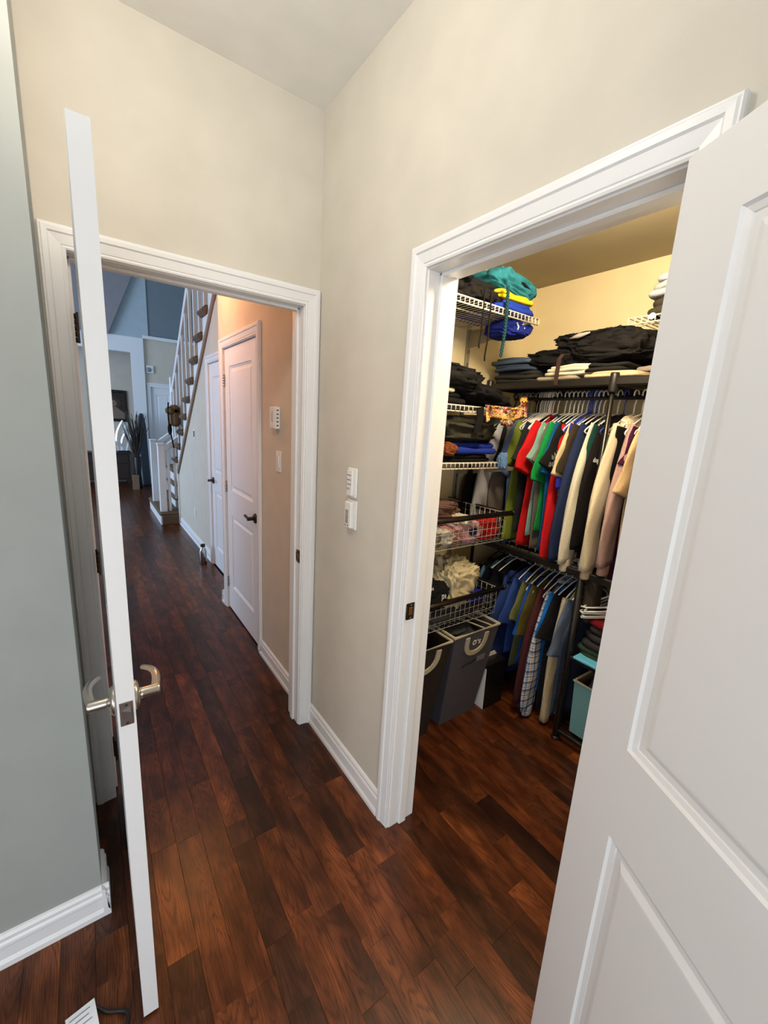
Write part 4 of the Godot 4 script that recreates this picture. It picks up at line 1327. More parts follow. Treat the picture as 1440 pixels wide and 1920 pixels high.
func hanging_clothes() -> void:
	var protos := {"white": hanger_proto(M.white_hanger), "blue": hanger_proto(M.blue_hanger), "grey": hanger_proto(M.grey_hanger), "black": hanger_proto(M.black)}
	var U := 1.745
	var gu := "clothes on the upper rod"
	var navy := cloth(rgb(40, 52, 88))
	var black := cloth(rgb(22, 22, 23))
	var cream := cloth(rgb(232, 220, 192))
	var red := cloth(rgb(206, 30, 34))
	var up := [
		["jacket", "black long sleeved jacket at the left end of the upper rod", "jacket", -1.690, black, {"sleeve": "long", "tip": -0.84, "hem": -0.84, "collar": black, "th": 0.022, "out": 0.09}, "black"],
		["track_jacket", "pale grey track jacket with black stripes on its sleeve", "jacket", -1.640, cloth(rgb(188, 190, 200)), {"sleeve": "long", "tip": -0.82, "hem": -0.78, "stripe": black, "collar": black, "out": 0.085, "wide": 0.072, "sth": 0.024}, "grey"],
		["dark_shirt", "black t-shirt next to the pale grey track jacket", "t-shirt", -1.600, cloth(rgb(30, 30, 34)), {"hem": -0.80, "out": -0.03, "collar": black}, "grey"],
		["grey_cardigan", "mottled grey cardigan hanging long behind the slate shirt", "cardigan", -1.572, cloth(rgb(140, 132, 124), "heather"), {"sleeve": "long", "tip": -0.72, "hem": -0.80, "out": -0.02}, "grey"],
		["slate_shirt", "slate blue t-shirt near the left of the upper rod", "t-shirt", -1.535, cloth(rgb(84, 104, 152)), {"hem": -0.82, "tip": -0.42, "out": 0.05}, "grey"],
		["olive_shirt", "olive green t-shirt beside the slate blue one", "t-shirt", -1.495, cloth(rgb(124, 140, 52)), {"hem": -0.80, "tip": -0.37, "out": 0.018, "wide": 0.056}, "grey"],
		["charcoal_shirt", "charcoal t-shirt between the olive and the red shirt", "t-shirt", -1.452, cloth(rgb(58, 60, 70), "heather"), {"hem": -0.74, "tip": -0.36, "out": -0.01}, "white"],
		["red_shirt", "bright red t-shirt with wide sleeves on the upper rod", "t-shirt", -1.402, red, {"hem": -0.80, "tip": -0.40, "wide": 0.088, "sth": 0.02, "out": 0.025, "collar": cloth(rgb(160, 22, 26))}, "white"],
		["seafoam_shirt", "seafoam green t-shirt to the right of the red one", "t-shirt", -1.358, cloth(rgb(138, 178, 170)), {"hem": -0.74, "tip": -0.35, "collar": cloth(rgb(40, 70, 84))}, "white"],
		["taupe_shirt", "taupe grey t-shirt behind the green sleeve", "t-shirt", -1.332, cloth(rgb(112, 104, 96)), {"hem": -0.82, "tip": -0.36, "out": -0.012}, "white"],
		["green_shirt", "kelly green t-shirt peeking under the speckled blue sleeve", "t-shirt", -1.308, cloth(rgb(24, 146, 74)), {"hem": -0.70, "tip": -0.44, "out": 0.0, "wide": 0.08}, "white"],
		["speckled_shirt", "speckled bright blue t-shirt beside the black logo shirt", "t-shirt", -1.284, cloth(rgb(40, 118, 196), "heather", 9.0), {"hem": -0.80, "tip": -0.40, "out": -0.006}, "white"],
		["red_jersey", "red long sleeved jersey whose sleeve hangs lowest on the upper rod", "jersey", -1.262, cloth(rgb(222, 34, 40)), {"sleeve": "long", "tip": -0.86, "hem": -0.70, "out": -0.045, "wide": 0.05}, "white"],
		["logo_shirt", "black t-shirt with grey sports lettering on its sleeve", "t-shirt", -1.238, cloth(rgb(30, 29, 30)), {"hem": -0.76, "tip": -0.37, "out": 0.016, "wide": 0.08}, "white"],
		["royal_shirt", "royal blue t-shirt with a loose sleeve under the cream one", "t-shirt", -1.216, cloth(rgb(44, 52, 168)), {"hem": -0.70, "tip": -0.46, "out": -0.018, "wide": 0.055}, "blue"],
		["cream_shirt", "cream t-shirt between the black logo shirt and the navy one", "t-shirt", -1.196, cloth(rgb(228, 208, 168)), {"hem": -0.74, "tip": -0.40, "out": 0.008, "wide": 0.07, "collar": cloth(rgb(120, 104, 84))}, "white"],
		["brown_shirt", "dark olive brown shirt behind the cream sleeve", "shirt", -1.172, cloth(rgb(64, 56, 44)), {"hem": -0.80, "out": -0.02}, "white"],
		["navy_sweater", "navy long sleeved sweater in the middle of the upper rod", "sweater", -1.150, navy, {"sleeve": "long", "tip": -0.80, "hem": -0.76, "wide": 0.084, "sth": 0.022, "out": -0.005}, "white"],
		["white_sweater", "white long sleeved sweater beside the navy one", "sweater", -1.112, cloth(rgb(234, 228, 208)), {"sleeve": "long", "tip": -0.80, "hem": -0.72, "wide": 0.066, "out": 0.01, "sth": 0.022, "cuff": cream}, "white"],
		["green_sweater", "dark green sweater between the white one and the black hoodie", "sweater", -1.080, cloth(rgb(22, 66, 62)), {"sleeve": "long", "tip": -0.66, "hem": -0.74, "out": -0.03, "collar": cloth(rgb(22, 66, 62))}, "white"],
		["script_hoodie", "black hoodie with small white script, left of the rack post", "hoodie", -1.050, cloth(rgb(30, 26, 27)), {"sleeve": "long", "tip": -0.72, "hem": -0.78, "out": -0.02, "hood": true, "wide": 0.066}, "blue"],
		["cream_hoodie", "cream hoodie with ribbed cuffs in front of the rack post", "hoodie", -1.005, cream, {"sleeve": "long", "tip": -0.80, "hem": -0.74, "wide": 0.074, "sth": 0.024, "hood": true, "out": 0.02, "cuff": cloth(rgb(224, 206, 174))}, "white"],
		["black_sweater", "black sweater between the cream and the pink sweatshirt", "sweater", -0.968, black, {"sleeve": "long", "tip": -0.66, "hem": -0.74, "out": -0.05}, "white"],
		["pink_sweatshirt", "dusty pink long sleeved sweatshirt right of the cream hoodie", "sweatshirt", -0.935, cloth(rgb(192, 160, 156)), {"sleeve": "long", "tip": -0.76, "hem": -0.72, "wide": 0.072, "sth": 0.022, "out": 0.012, "cuff": cloth(rgb(206, 168, 158))}, "white"],
		["maroon_dress", "dark plum dress beside the open closet door", "dress", -0.895, cloth(rgb(72, 28, 56)), {"hem": -0.86, "tip": -0.33, "out": -0.03}, "white"],
		["peach_shirt", "peach coloured t-shirt cut off by the open closet door", "t-shirt", -0.862, cloth(rgb(228, 196, 152)), {"hem": -0.70, "tip": -0.44, "wide": 0.085, "out": 0.02}, "white"],
		["grey_coat", "dark grey coat mostly hidden by the open closet door", "coat", -0.79, cloth(rgb(70, 70, 76)), {"sleeve": "long", "hem": -0.84, "out": 0.01}, "white"]]
	for i in up.size():
		var g: Array = up[i]
		g[5]["seed"] = 300 + i * 7
		g[5]["yaw"] = rng.randf_range(-0.09, 0.09)
		g[3] += 0.034
		var t := garment(g[0], g[1], g[2], g[3], U, g[4], g[5], gu)
		if g[0] == "logo_shirt":
			var grey := cloth(rgb(150, 150, 152))
			var bs := Basis(Vector3(0, 0, 1), 0.05) * Basis(Vector3.UP, 0.0)
			lettering(t, "adidas", 0.040, Vector3(-0.205, -0.335, 0.0245), bs, grey)
			for k in 3:
				var x := -0.245 + 0.021 * k
				obj("bar", MB.new().prism(PackedVector2Array([Vector2(x, -0.315), Vector2(x + 0.015, -0.315), Vector2(x + 0.015 - 0.010 * (k + 1) * 0.5, -0.300 + 0.012 * k), Vector2(x - 0.010 * (k + 1) * 0.5, -0.292 + 0.012 * k)]), 0.0215, 0.0240), grey, t)
		if g[0] == "script_hoodie":
			lettering(t, "dope", 0.028, Vector3(-0.195, -0.300, 0.0235), Basis(Vector3(0, 0, 1), -0.06), M.plastic, "Droid Serif", true)
		hang(protos, g[6], g[3], U, "%s plastic hanger carrying the %s on the upper rod" % [g[6], String(g[0]).replace("_", " ")], "%s hangers on the upper rod" % g[6], rng.randf_range(-0.08, 0.08))
	# spare hangers
	for k in 7:
		hang(protos, "white", -1.478 + k * 0.0135, U, "empty white plastic hanger in the tight bunch left of the red shirt", "empty white hangers in a bunch", rng.randf_range(-0.05, 0.05))
	for k in 5:
		hang(protos, "blue", -1.205 + k * 0.014, U, "empty blue plastic hanger in the middle of the upper rod", "empty blue hangers on the upper rod", rng.randf_range(-0.06, 0.06))
	for k in 5:
		hang(protos, "grey", -1.635 + k * 0.018, U, "empty grey hanger at the left of the upper rod", "empty grey hangers on the upper rod", rng.randf_range(-0.06, 0.06))
	# lower rod
	var Lr := 0.868
	var gl := "clothes on the lower rod"
	var navy2 := cloth(rgb(30, 32, 48))
	var lo := [
		["black_blouse", "black blouse at the far left of the lower rod", "blouse", -1.62, black, {"hem": -0.62, "tip": -0.36}, "black"],
		["sky_shirt", "sky blue striped shirt sleeve among the dark shirts at lower left", "shirt", -1.575, cloth(rgb(112, 158, 196)), {"hem": -0.56, "tip": -0.34, "out": 0.01}, "black"],
		["navy_shirt", "dark navy shirt right of the sky blue one on the lower rod", "shirt", -1.53, navy2, {"hem": -0.60, "tip": -0.38, "out": 0.02}, "white"],
		["navy_blouse", "dark navy blouse beside the blue jumpsuit", "blouse", -1.475, cloth(rgb(28, 32, 44)), {"hem": -0.60, "tip": -0.34, "out": 0.02, "th": 0.024}, "white"],
		["blue_jumpsuit", "blue sleeveless jumpsuit hanging almost to the floor", "jumpsuit", -1.40, cloth(rgb(52, 78, 150)), {"sleeve": "none", "hem": -0.79, "half": 0.205, "th": 0.03, "dx": -0.075}, "black"],
		["blue_shirt", "mid blue t-shirt just right of the jumpsuit", "t-shirt", -1.345, cloth(rgb(56, 84, 164)), {"hem": -0.58, "tip": -0.40}, "white"],
		["moss_shirt", "moss green t-shirt on the lower rod", "t-shirt", -1.30, cloth(rgb(112, 118, 72)), {"hem": -0.66, "tip": -0.36, "out": 0.0}, "white"],
		["cobalt_shirt", "cobalt blue t-shirt between two olive ones", "t-shirt", -1.255, cloth(rgb(30, 84, 176)), {"hem": -0.60, "tip": -0.42, "out": 0.012}, "white"],
		["khaki_shirt", "khaki brown t-shirt right of the cobalt one", "t-shirt", -1.215, cloth(rgb(92, 84, 40)), {"hem": -0.56, "tip": -0.42, "out": 0.002}, "white"],
		["maroon_sweater", "speckled maroon sweater with long hanging sleeve", "sweater", -1.185, cloth(rgb(112, 62, 70), "heather", 10.0), {"sleeve": "long", "tip": -0.78, "hem": -0.70, "wide": 0.070, "sth": 0.022, "out": 0.0, "cuff": cloth(rgb(118, 72, 78), "heather", 10.0)}, "white"],
		["plaid_shirt", "blue and white plaid shirt reaching nearly to the floor", "shirt", -1.145, cloth(Color.WHITE, "plaid", 9.0), {"sleeve": "long", "tip": -0.80, "hem": -0.62, "wide": 0.064, "sth": 0.02, "out": 0.012, "cuff": cloth(Color.WHITE, "plaid", 9.0), "collar": cloth(Color.WHITE, "plaid", 9.0)}, "white"],
		["azure_shirt", "azure blue t-shirt right of the plaid shirt", "t-shirt", -1.108, cloth(rgb(28, 116, 206)), {"hem": -0.70, "tip": -0.38, "out": 0.0, "wide": 0.062}, "white"],
		["black_dress", "black dress hanging low beside the cream sleeve", "dress", -1.075, cloth(rgb(34, 34, 40)), {"hem": -0.82, "tip": -0.38, "out": 0.0}, "white"],
		["cream_blouse", "cream blouse with one long sleeve trailing to the floor", "blouse", -1.045, cloth(rgb(216, 200, 170)), {"sleeve": "long", "tip": -0.84, "hem": -0.5, "wide": 0.034, "out": -0.02}, "white"],
		["denim_shirt", "grey blue t-shirt in front of the rack post", "t-shirt", -1.012, cloth(rgb(100, 116, 146)), {"hem": -0.56, "tip": -0.43, "wide": 0.082, "out": 0.012}, "white"],
		["denim_dress", "grey blue denim dress hanging beside the rack post", "dress", -0.985, cloth(rgb(86, 102, 134), "heather", 9.0), {"sleeve": "none", "hem": -0.78, "half": 0.23, "th": 0.026}, "white"]]
	for i in lo.size():
		var g: Array = lo[i]
		g[5]["seed"] = 700 + i * 7
		g[5]["yaw"] = rng.randf_range(-0.09, 0.09)
		g[3] -= 0.028
		garment(g[0], g[1], g[2], g[3], Lr, g[4], g[5], gl)
		hang(protos, g[6], g[3], Lr, "%s plastic hanger carrying the %s on the lower rod" % [g[6], String(g[0]).replace("_", " ")], "%s hangers on the lower rod" % g[6], rng.randf_range(-0.08, 0.08))
	for p in protos.values():
		p.free()

func hamper(called: String, label: String, at: Vector3, w0: float, w1: float, d: float, h: float, m: Material, lean: float) -> Node3D:
	# tapered fabric hamper, open on top; front faces +z and leans out by lean
	var t := thing(called, label, "laundry hamper", at)
	var rect := func(w: float, z0: float, z1: float, y: float, inset := 0.0) -> PackedVector3Array:
		return PackedVector3Array([Vector3(-w * 0.5 + inset, y, z0 + inset), Vector3(w * 0.5 - inset, y, z0 + inset), Vector3(w * 0.5 - inset, y, z1 - inset), Vector3(-w * 0.5 + inset, y, z1 - inset)])
	var b := MB.new()
	b.loft([rect.call(w0, -d, 0.0, 0.0), rect.call(lerpf(w0, w1, 0.5), -d, lean * 0.5, h * 0.5), rect.call(w1, -d, lean, h), rect.call(w1, -d, lean, h, 0.008), rect.call(w0, -d, 0.0, 0.05, 0.008)], false)
	obj("body", b, m, t)
	return t

func closet_floor_things() -> void:
	var beige := cloth(rgb(206, 196, 170))
	var grey := cloth(rgb(92, 90, 100))
	var h := hamper("laundry_hamper", "grey fabric laundry hamper with beige handles under the baskets", Vector3(1.545, 0.0, -1.352), 0.26, 0.325, 0.40, 0.555, grey, 0.085)
	var w := 0.325
	var zf := 0.085
	obj("rim", MB.new().tube([Vector3(-w * 0.5, 0.556, -0.40), Vector3(w * 0.5, 0.556, -0.40), Vector3(w * 0.5, 0.556, zf), Vector3(-w * 0.5, 0.556, zf)], 0.009, 8, false, true), beige, h)
	var hn := func(parent: Node3D, xm: float, z: float, s: float, y: float) -> void:
		obj("handle", band([Vector3(xm - 0.075 * s, y - 0.01, z + 0.004), Vector3(xm - 0.072 * s, y - 0.06, z + 0.004), Vector3(xm - 0.05 * s, y - 0.115, z + 0.008), Vector3(xm, y - 0.128, z + 0.010), Vector3(xm + 0.05 * s, y - 0.115, z + 0.008), Vector3(xm + 0.072 * s, y - 0.06, z + 0.004), Vector3(xm + 0.075 * s, y - 0.01, z + 0.004)], 0.03, 0.004, Vector3(0, 0.10, 1.0)), beige, parent)
	# strap handle sewn flat to the leaning front
	var pts := []
	for i in 13:
		var a := PI * i / 12.0
		pts.append(Vector2(-0.070 * cos(a), 0.535 - 0.105 * pow(sin(a), 0.55)))
	var st := MB.new()
	var rings := []
	for i in 13:
		var c: Vector2 = pts[i]
		var d: Vector2 = (pts[mini(i + 1, 12)] - pts[maxi(i - 1, 0)]).normalized()
		var nn := Vector2(-d.y, d.x) * 0.013
		var zz := func(p: Vector2) -> float: return zf * p.y / 0.555
		var a := c + nn
		var b := c - nn
		rings.append(PackedVector3Array([Vector3(a.x, a.y, zz.call(a) + 0.002), Vector3(b.x, b.y, zz.call(b) + 0.002), Vector3(b.x, b.y, zz.call(b) + 0.009), Vector3(a.x, a.y, zz.call(a) + 0.009)]))
	st.loft(rings, false)
	obj("handle", st, beige, h)
	var slope := Basis(Vector3(1, 0, 0), 0.152)
	lettering(h, "O's", 0.042, Vector3(0.005, 0.492, 0.0795), slope, M.plastic)
	obj("label_pocket", MB.new().box(Vector3(0.075, 0.372, 0.0590), Vector3(0.062, 0.034, 0.003), 0.001, slope), mat(rgb(126, 124, 130), 0.25), h)
	obj("stitching", MB.new().tube([Vector3(-0.06, 0.352, 0.0562), Vector3(-0.03, 0.362, 0.0578), Vector3(0.0, 0.360, 0.0575), Vector3(0.04, 0.372, 0.0592)], 0.0028, 6), cloth(rgb(44, 42, 50)), h)
	for x in [0.06, 0.12]:
		obj("mesh_lid_strap", MB.new().tube([Vector3(x - 0.05, 0.548, -0.15), Vector3(x, 0.552, zf - 0.01)], 0.004, 6), beige, h)
	pile("grey_towel", "grey towel lying inside the grey laundry hamper", "towel", heap(Vector3(0.26, 0.10, 0.34), 141, 0.1), cloth(rgb(86, 90, 98)), Vector3(1.545, 0.42, -1.53))
	var h2 := hamper("laundry_hamper", "dark brown laundry hamper half hidden by the door jamb", Vector3(1.19, 0.0, -1.342), 0.26, 0.325, 0.40, 0.555, cloth(rgb(58, 48, 42)), 0.085)
	obj("rim", MB.new().tube([Vector3(-w * 0.5, 0.556, -0.40), Vector3(w * 0.5, 0.556, -0.40), Vector3(w * 0.5, 0.556, zf), Vector3(-w * 0.5, 0.556, zf)], 0.008, 8, false, true), beige, h2)
	var st2 := MB.new()
	st2.loft(rings, false)
	var hd := obj("handle", st2, beige, h2)
	hd.scale = Vector3(1.15, 1.0, 1.0)
	# black and white gift box
	var gb := thing("gift_bag", "tall black gift bag with a white side panel beside the hamper", "bag", Vector3(1.80, 0, -1.345), 0.0)
	obj("body", MB.new().loft([PackedVector3Array([Vector3(-0.08, 0, -0.045), Vector3(0.075, 0, -0.045), Vector3(0.075, 0, 0.03), Vector3(-0.08, 0, 0.03)]), PackedVector3Array([Vector3(-0.085, 0.275, -0.04), Vector3(0.075, 0.275, -0.04), Vector3(0.075, 0.275, 0.03), Vector3(-0.085, 0.275, 0.03)])], false), M.black, gb)
	obj("white_side_panel", MB.new().loft([PackedVector3Array([Vector3(-0.0815, 0.002, -0.044), Vector3(-0.0805, 0.002, 0.029), Vector3(-0.083, 0.002, 0.029), Vector3(-0.083, 0.002, -0.044)]), PackedVector3Array([Vector3(-0.0865, 0.255, -0.039), Vector3(-0.0855, 0.255, 0.029), Vector3(-0.088, 0.255, 0.029), Vector3(-0.088, 0.255, -0.039)])], false), M.paper, gb)
	obj("white_lining", MB.new().prism(PackedVector2Array([Vector2(-0.08, 0.276), Vector2(0.07, 0.276), Vector2(0.05, 0.300), Vector2(-0.05, 0.300)]), -0.038, -0.034), M.paper, gb)
	# right hand bay of the rack
	var by := 0.4855
	pile("green_grey_top", "green grey patterned top lowest in the folded stack by the door", "top", folded(Vector3(0.38, 0.055, 0.35), 2, 151, 0.008), cloth(rgb(76, 96, 76), "heather"), Vector3(2.10, by, -0.775))
	pile("charcoal_sweater", "charcoal folded sweater in the stack by the open door", "sweater", folded(Vector3(0.39, 0.115, 0.35), 3, 153, 0.01), cloth(rgb(56, 54, 58)), Vector3(2.10, by + 0.056, -0.775))
	pile("crimson_top", "dark crimson top under the pile of white hangers", "top", folded(Vector3(0.37, 0.035, 0.33), 1, 155, 0.01), cloth(rgb(118, 26, 34)), Vector3(2.10, by + 0.172, -0.775))
	pile("blue_folder", "light blue folder lying at the front of the black rack shelf", "folder", MB.new().span(Vector3(-0.03, 0, -0.10), Vector3(0.04, 0.014, 0.12), 0.003), mat(rgb(96, 186, 224), 0.5), Vector3(1.888, by + 0.001, -0.83))
	var hp := hanger_proto(M.white_hanger)
	for k in 7:
		var o: Node3D = hp.duplicate()
		o.name = numbered("spare_hanger")
		add_child(o)
		tag(o, "white plastic hanger lying flat in the pile on the folded stack", "hanger", "white hangers lying on the folded stack")
		o.basis = Basis(Vector3.UP, 0.05 * sin(k * 2.1)) * Basis(Vector3(1, 0, 0), PI / 2)
		o.position = Vector3(2.065 + 0.006 * sin(k * 1.7), by + 0.214 + k * 0.0095, -0.745 + 0.010 * sin(k * 3.3))
	hp.free()
	pile("red_scarf", "small bright red cloth on the spare hangers beside the door edge", "scarf", heap(Vector3(0.16, 0.05, 0.10), 161), cloth(rgb(190, 40, 34)), Vector3(2.08, by + 0.30, -0.74))
	pile("black_sweatpants", "black sweatpants heaped behind the spare hangers", "trousers", heap(Vector3(0.26, 0.17, 0.26), 163, 0.15), black_cloth(), Vector3(2.20, by + 0.295, -0.80))
	pile("blue_hoodie", "blue hoodie crumpled at the top of the stack by the door edge", "hoodie", heap(Vector3(0.24, 0.13, 0.24), 165, 0.2), cloth(rgb(48, 72, 130)), Vector3(2.08, by + 0.35, -0.755))
	pile("knit_scarf", "mottled brown grey knit scarf hanging right of the rack post", "scarf", heap(Vector3(0.10, 0.24, 0.06), 167, 0.12, 1.6), cloth(rgb(88, 80, 70), "heather", 10.0), Vector3(1.955, 0.66, -0.935))
	# teal fabric bin on the bottom shelf
	var tb := thing("fabric_bin", "teal fabric storage bin with a beige rim on the bottom shelf", "storage bin", Vector3(2.10, 0.0665, -0.765))
	var teal := cloth(rgb(120, 172, 182))
	var rect := func(hx: float, hz: float, y: float) -> PackedVector3Array:
		return PackedVector3Array([Vector3(-hx, y, -hz), Vector3(hx, y, -hz), Vector3(hx, y, hz), Vector3(-hx, y, hz)])
	obj("body", MB.new().loft([rect.call(0.185, 0.15, 0.0), rect.call(0.195, 0.16, 0.287), rect.call(0.189, 0.154, 0.287)], false, false).loft([rect.call(0.181, 0.146, 0.004), rect.call(0.185, 0.15, 0.0)], false, true), teal, tb)
	obj("rim", MB.new().tube([Vector3(-0.195, 0.287, -0.16), Vector3(0.195, 0.287, -0.16), Vector3(0.195, 0.287, 0.16), Vector3(-0.195, 0.287, 0.16)], 0.008, 8, false, true), beige, tb)
	obj("lining", MB.new().loft([rect.call(0.189, 0.154, 0.287), rect.call(0.184, 0.149, 0.15), rect.call(0.0, 0.0, 0.149)], false, false), cloth(rgb(126, 116, 98)), tb)
	var bin := [["purple_sock", "purple sock in the teal bin", rgb(104, 92, 128), Vector3(2.01, 0, -0.845)], ["baseball_hat", "black baseball hat among the socks in the teal bin", rgb(26, 26, 30), Vector3(2.13, 0, -0.77)], ["red_sock", "red and white sock at the front of the teal bin", rgb(170, 36, 42), Vector3(2.015, 0, -0.735)], ["white_glove", "white glove standing up in the teal bin", rgb(214, 206, 196), Vector3(2.13, 0, -0.86)]]
	for i in bin.size():
		var s: Array = bin[i]
		pile(s[0], s[1], "clothing", heap(Vector3(0.11, 0.13, 0.09), 171 + i, 0.2), cloth(s[2]), s[3] + Vector3(0, 0.222, 0))

func black_cloth() -> Material:
	return cloth(rgb(34, 33, 36))

# ---------------------------------------------------------------- hall, stairs and the rooms beyond
const ZY := Transform3D(Vector3(0, 0, 1), Vector3(0, 1, 0), Vector3(1, 0, 0), Vector3.ZERO)   # prism: x is world z, y up, depth along world x

func plate(called: String, label: String, category: String, at: Vector3, turn: float, w: float, h: float, d: float) -> Node3D:
	# wall plate in its xy plane facing +z
	var t := thing(called, label, category, at, turn)
	obj("plate", MB.new().box(Vector3(0, 0, d * 0.5), Vector3(w, h, d), minf(0.004, d * 0.45)), M.plastic, t)
	return t

func hall() -> void:
	var W := -PI / 2      # facing -x
	# right wall with the first door
	var a := -3.297
	var b := -2.553
	struct("wall_hall_right", MB.new().span(Vector3(HX, 0, -3.42), Vector3(0.972, 2.9, a - 0.018)).span(Vector3(HX, 0, b + 0.018), Vector3(0.972, 2.9, ZAI)).span(Vector3(HX, 2.036, a - 0.018), Vector3(0.972, 2.9, b + 0.018)), M.hall, "warm beige hall wall with a white door and a thermostat", "wall")
	struct("wall_hall_left", MB.new().span(Vector3(-0.36, 0, -3.6), Vector3(-0.24, 2.9, ZAI)), M.hall, "hall wall hidden behind the open bedroom door", "wall")
	struct("ceiling_hall", MB.new().span(Vector3(-0.36, 2.62, -3.62), Vector3(0.972, 2.9, ZAI)), M.ceiling, "hall ceiling", "ceiling")
	casing("trim_6", Vector3(HX, 0, a - 0.004), Vector3(HX, 0, b + 0.004), 2.022, Vector3(-1, 0, 0), "white moulded casing round the nearer hall door")
	var j := thing("trim_7", "white jamb lining of the nearer hall door", "door jamb", Vector3.ZERO, 0.0, "", "structure")
	jamb(j, Vector3(HX, 0, a), Vector3(0.972, 2.018, b), false)
	var d3 := thing("door_3", "closed white two panel door in the hall, nearer of the two", "door", Vector3(HX + 0.006, 0.012, a + 0.003), 0.0, "", "structure")
	d3.basis = Basis(Vector3(0, 0, 1), Vector3.UP, Vector3(-1, 0, 0))
	leaf(d3, 0.738, 2.000, 0.034, [[0.20, 0.79], [0.985, 1.88]], 0.118)
	lever(d3, Vector3(0.738 - 0.062, 0.89, 0.0), Vector3(0, 0, 1), Vector3(-1, 0, 0), M.bronze)
	for y in [0.22, 1.0, 1.79]:
		hinge(d3, Vector3(-0.004, y, 0.006), M.nickel, Vector3(0.012, 0, 0.0))
	baseboard("baseboard_hall_near", Vector3(HX, 0, ZAI - 0.019), Vector3(HX, 0, b + 0.07), Vector3(-1, 0, 0), "white moulded baseboard beside the nearer hall door")
	baseboard("baseboard_hall_corner", Vector3(HX, 0, a - 0.07), Vector3(HX, 0, -3.439), Vector3(-1, 0, 0), "stub of white baseboard at the hall wall corner")
	baseboard("baseboard_hall_jog", Vector3(HX - 0.019, 0, -3.42), Vector3(SX, 0, -3.42), Vector3(0, 0, -1), "white baseboard on the return of the hall wall")
	# thermostat and switch
	var th := plate("thermostat", "white wall thermostat with red markings beside the nearer hall door", "thermostat", Vector3(HX, 1.552, -2.222), W, 0.082, 0.118, 0.030)
	obj("face", MB.new().box(Vector3(-0.006, 0.004, 0.0302), Vector3(0.060, 0.096, 0.003), 0.001), M.plastic, th)
	for k in 5:
		obj("vent", MB.new().box(Vector3(0.0412, -0.040 + k * 0.02, 0.016), Vector3(0.001, 0.006, 0.012)), M.slot, th)
	obj("scale", MB.new().box(Vector3(-0.006, 0.006, 0.0320), Vector3(0.003, 0.05, 0.0008)), mat(rgb(190, 70, 56), 0.6), th)
	obj("dial_mark", MB.new().box(Vector3(0.010, 0.006, 0.0320), Vector3(0.002, 0.06, 0.0008)), M.print_ink, th)
	var sw := plate("light_switch", "white rocker light switch on the hall wall below the thermostat", "light switch", Vector3(HX, 1.318, -2.195), W, 0.072, 0.116, 0.006)
	obj("rocker", MB.new().box(Vector3(0, 0, 0.0075), Vector3(0.034, 0.067, 0.006), 0.002, Basis(Vector3(1, 0, 0), 0.05)), M.plastic, sw)
	flush_lamp("hall_lamp", "round glowing flush lamp on the hall ceiling", Vector3(0.43, 2.62, -3.20), 0.13, Color(1.0, 0.68, 0.41), 0.46)
	# wall under the stairs with the second door
	var c := -4.402
	var d := -3.62
	struct("wall_stair_side", MB.new().prism(PackedVector2Array([Vector2(-6.27, 0), Vector2(-6.27, 0.72), Vector2(-3.42, 3.053), Vector2(-3.42, 0), Vector2(d + 0.018, 0), Vector2(d + 0.018, 2.036), Vector2(c - 0.018, 2.036), Vector2(c - 0.018, 0)]), SX, SX + 0.11, ZY), M.hall, "pale wall under the stairs with the farther hall door", "wall")
	casing("trim_8", Vector3(SX, 0, c - 0.004), Vector3(SX, 0, d + 0.004), 2.022, Vector3(-1, 0, 0), "white moulded casing round the farther hall door")
	var j2 := thing("trim_9", "white jamb lining of the farther hall door", "door jamb", Vector3.ZERO, 0.0, "", "structure")
	jamb(j2, Vector3(SX, 0, c), Vector3(SX + 0.11, 2.018, d), false)
	var d4 := thing("door_4", "closed white two panel door under the stairs, farther of the two", "door", Vector3(SX + 0.006, 0.012, c + 0.003), 0.0, "", "structure")
	d4.basis = Basis(Vector3(0, 0, 1), Vector3.UP, Vector3(-1, 0, 0))
	leaf(d4, 0.776, 2.000, 0.034, [[0.20, 0.79], [0.985, 1.88]], 0.118)
	lever(d4, Vector3(0.060, 0.89, 0.0), Vector3(0, 0, 1), Vector3(1, 0, 0), M.bronze)
	baseboard("baseboard_stair", Vector3(SX, 0, c - 0.07), Vector3(SX, 0, -6.25), Vector3(-1, 0, 0), "long white moulded baseboard under the stairs")
	var s2 := plate("light_switch", "small white switch plate on the wall under the stair moulding", "light switch", Vector3(SX, 1.318, -5.14), W, 0.072, 0.116, 0.006)
	obj("rocker", MB.new().box(Vector3(0, 0, 0.0075), Vector3(0.034, 0.067, 0.006), 0.002), M.slot, s2)
	var ou := plate("power_outlet", "white power outlet low on the wall under the stairs", "power outlet", Vector3(SX, 0.372, -5.26), W, 0.072, 0.116, 0.006)
	for y in [-0.022, 0.022]:
		obj("socket", MB.new().box(Vector3(0, y, 0.007), Vector3(0.034, 0.030, 0.003), 0.001), M.plastic, ou)
	# steel bottle
	var bo := thing("water_bottle", "steel water bottle standing on the hall floor by the farther door", "bottle", Vector3(0.900, 0.0, -4.45))
	obj("body", MB.new().lathe([Vector2(0, 0), Vector2(0.033, 0), Vector2(0.036, 0.004), Vector2(0.036, 0.135), Vector2(0.034, 0.150), Vector2(0.022, 0.172), Vector2(0.019, 0.180), Vector2(0.019, 0.190), Vector2(0, 0.190)], 28), M.steel, bo)
	obj("cap", MB.new().lathe([Vector2(0, 0.190), Vector2(0.022, 0.190), Vector2(0.023, 0.194), Vector2(0.023, 0.212), Vector2(0.020, 0.217), Vector2(0, 0.217)], 22), M.bronze, bo)
	stairs()
	far_rooms()

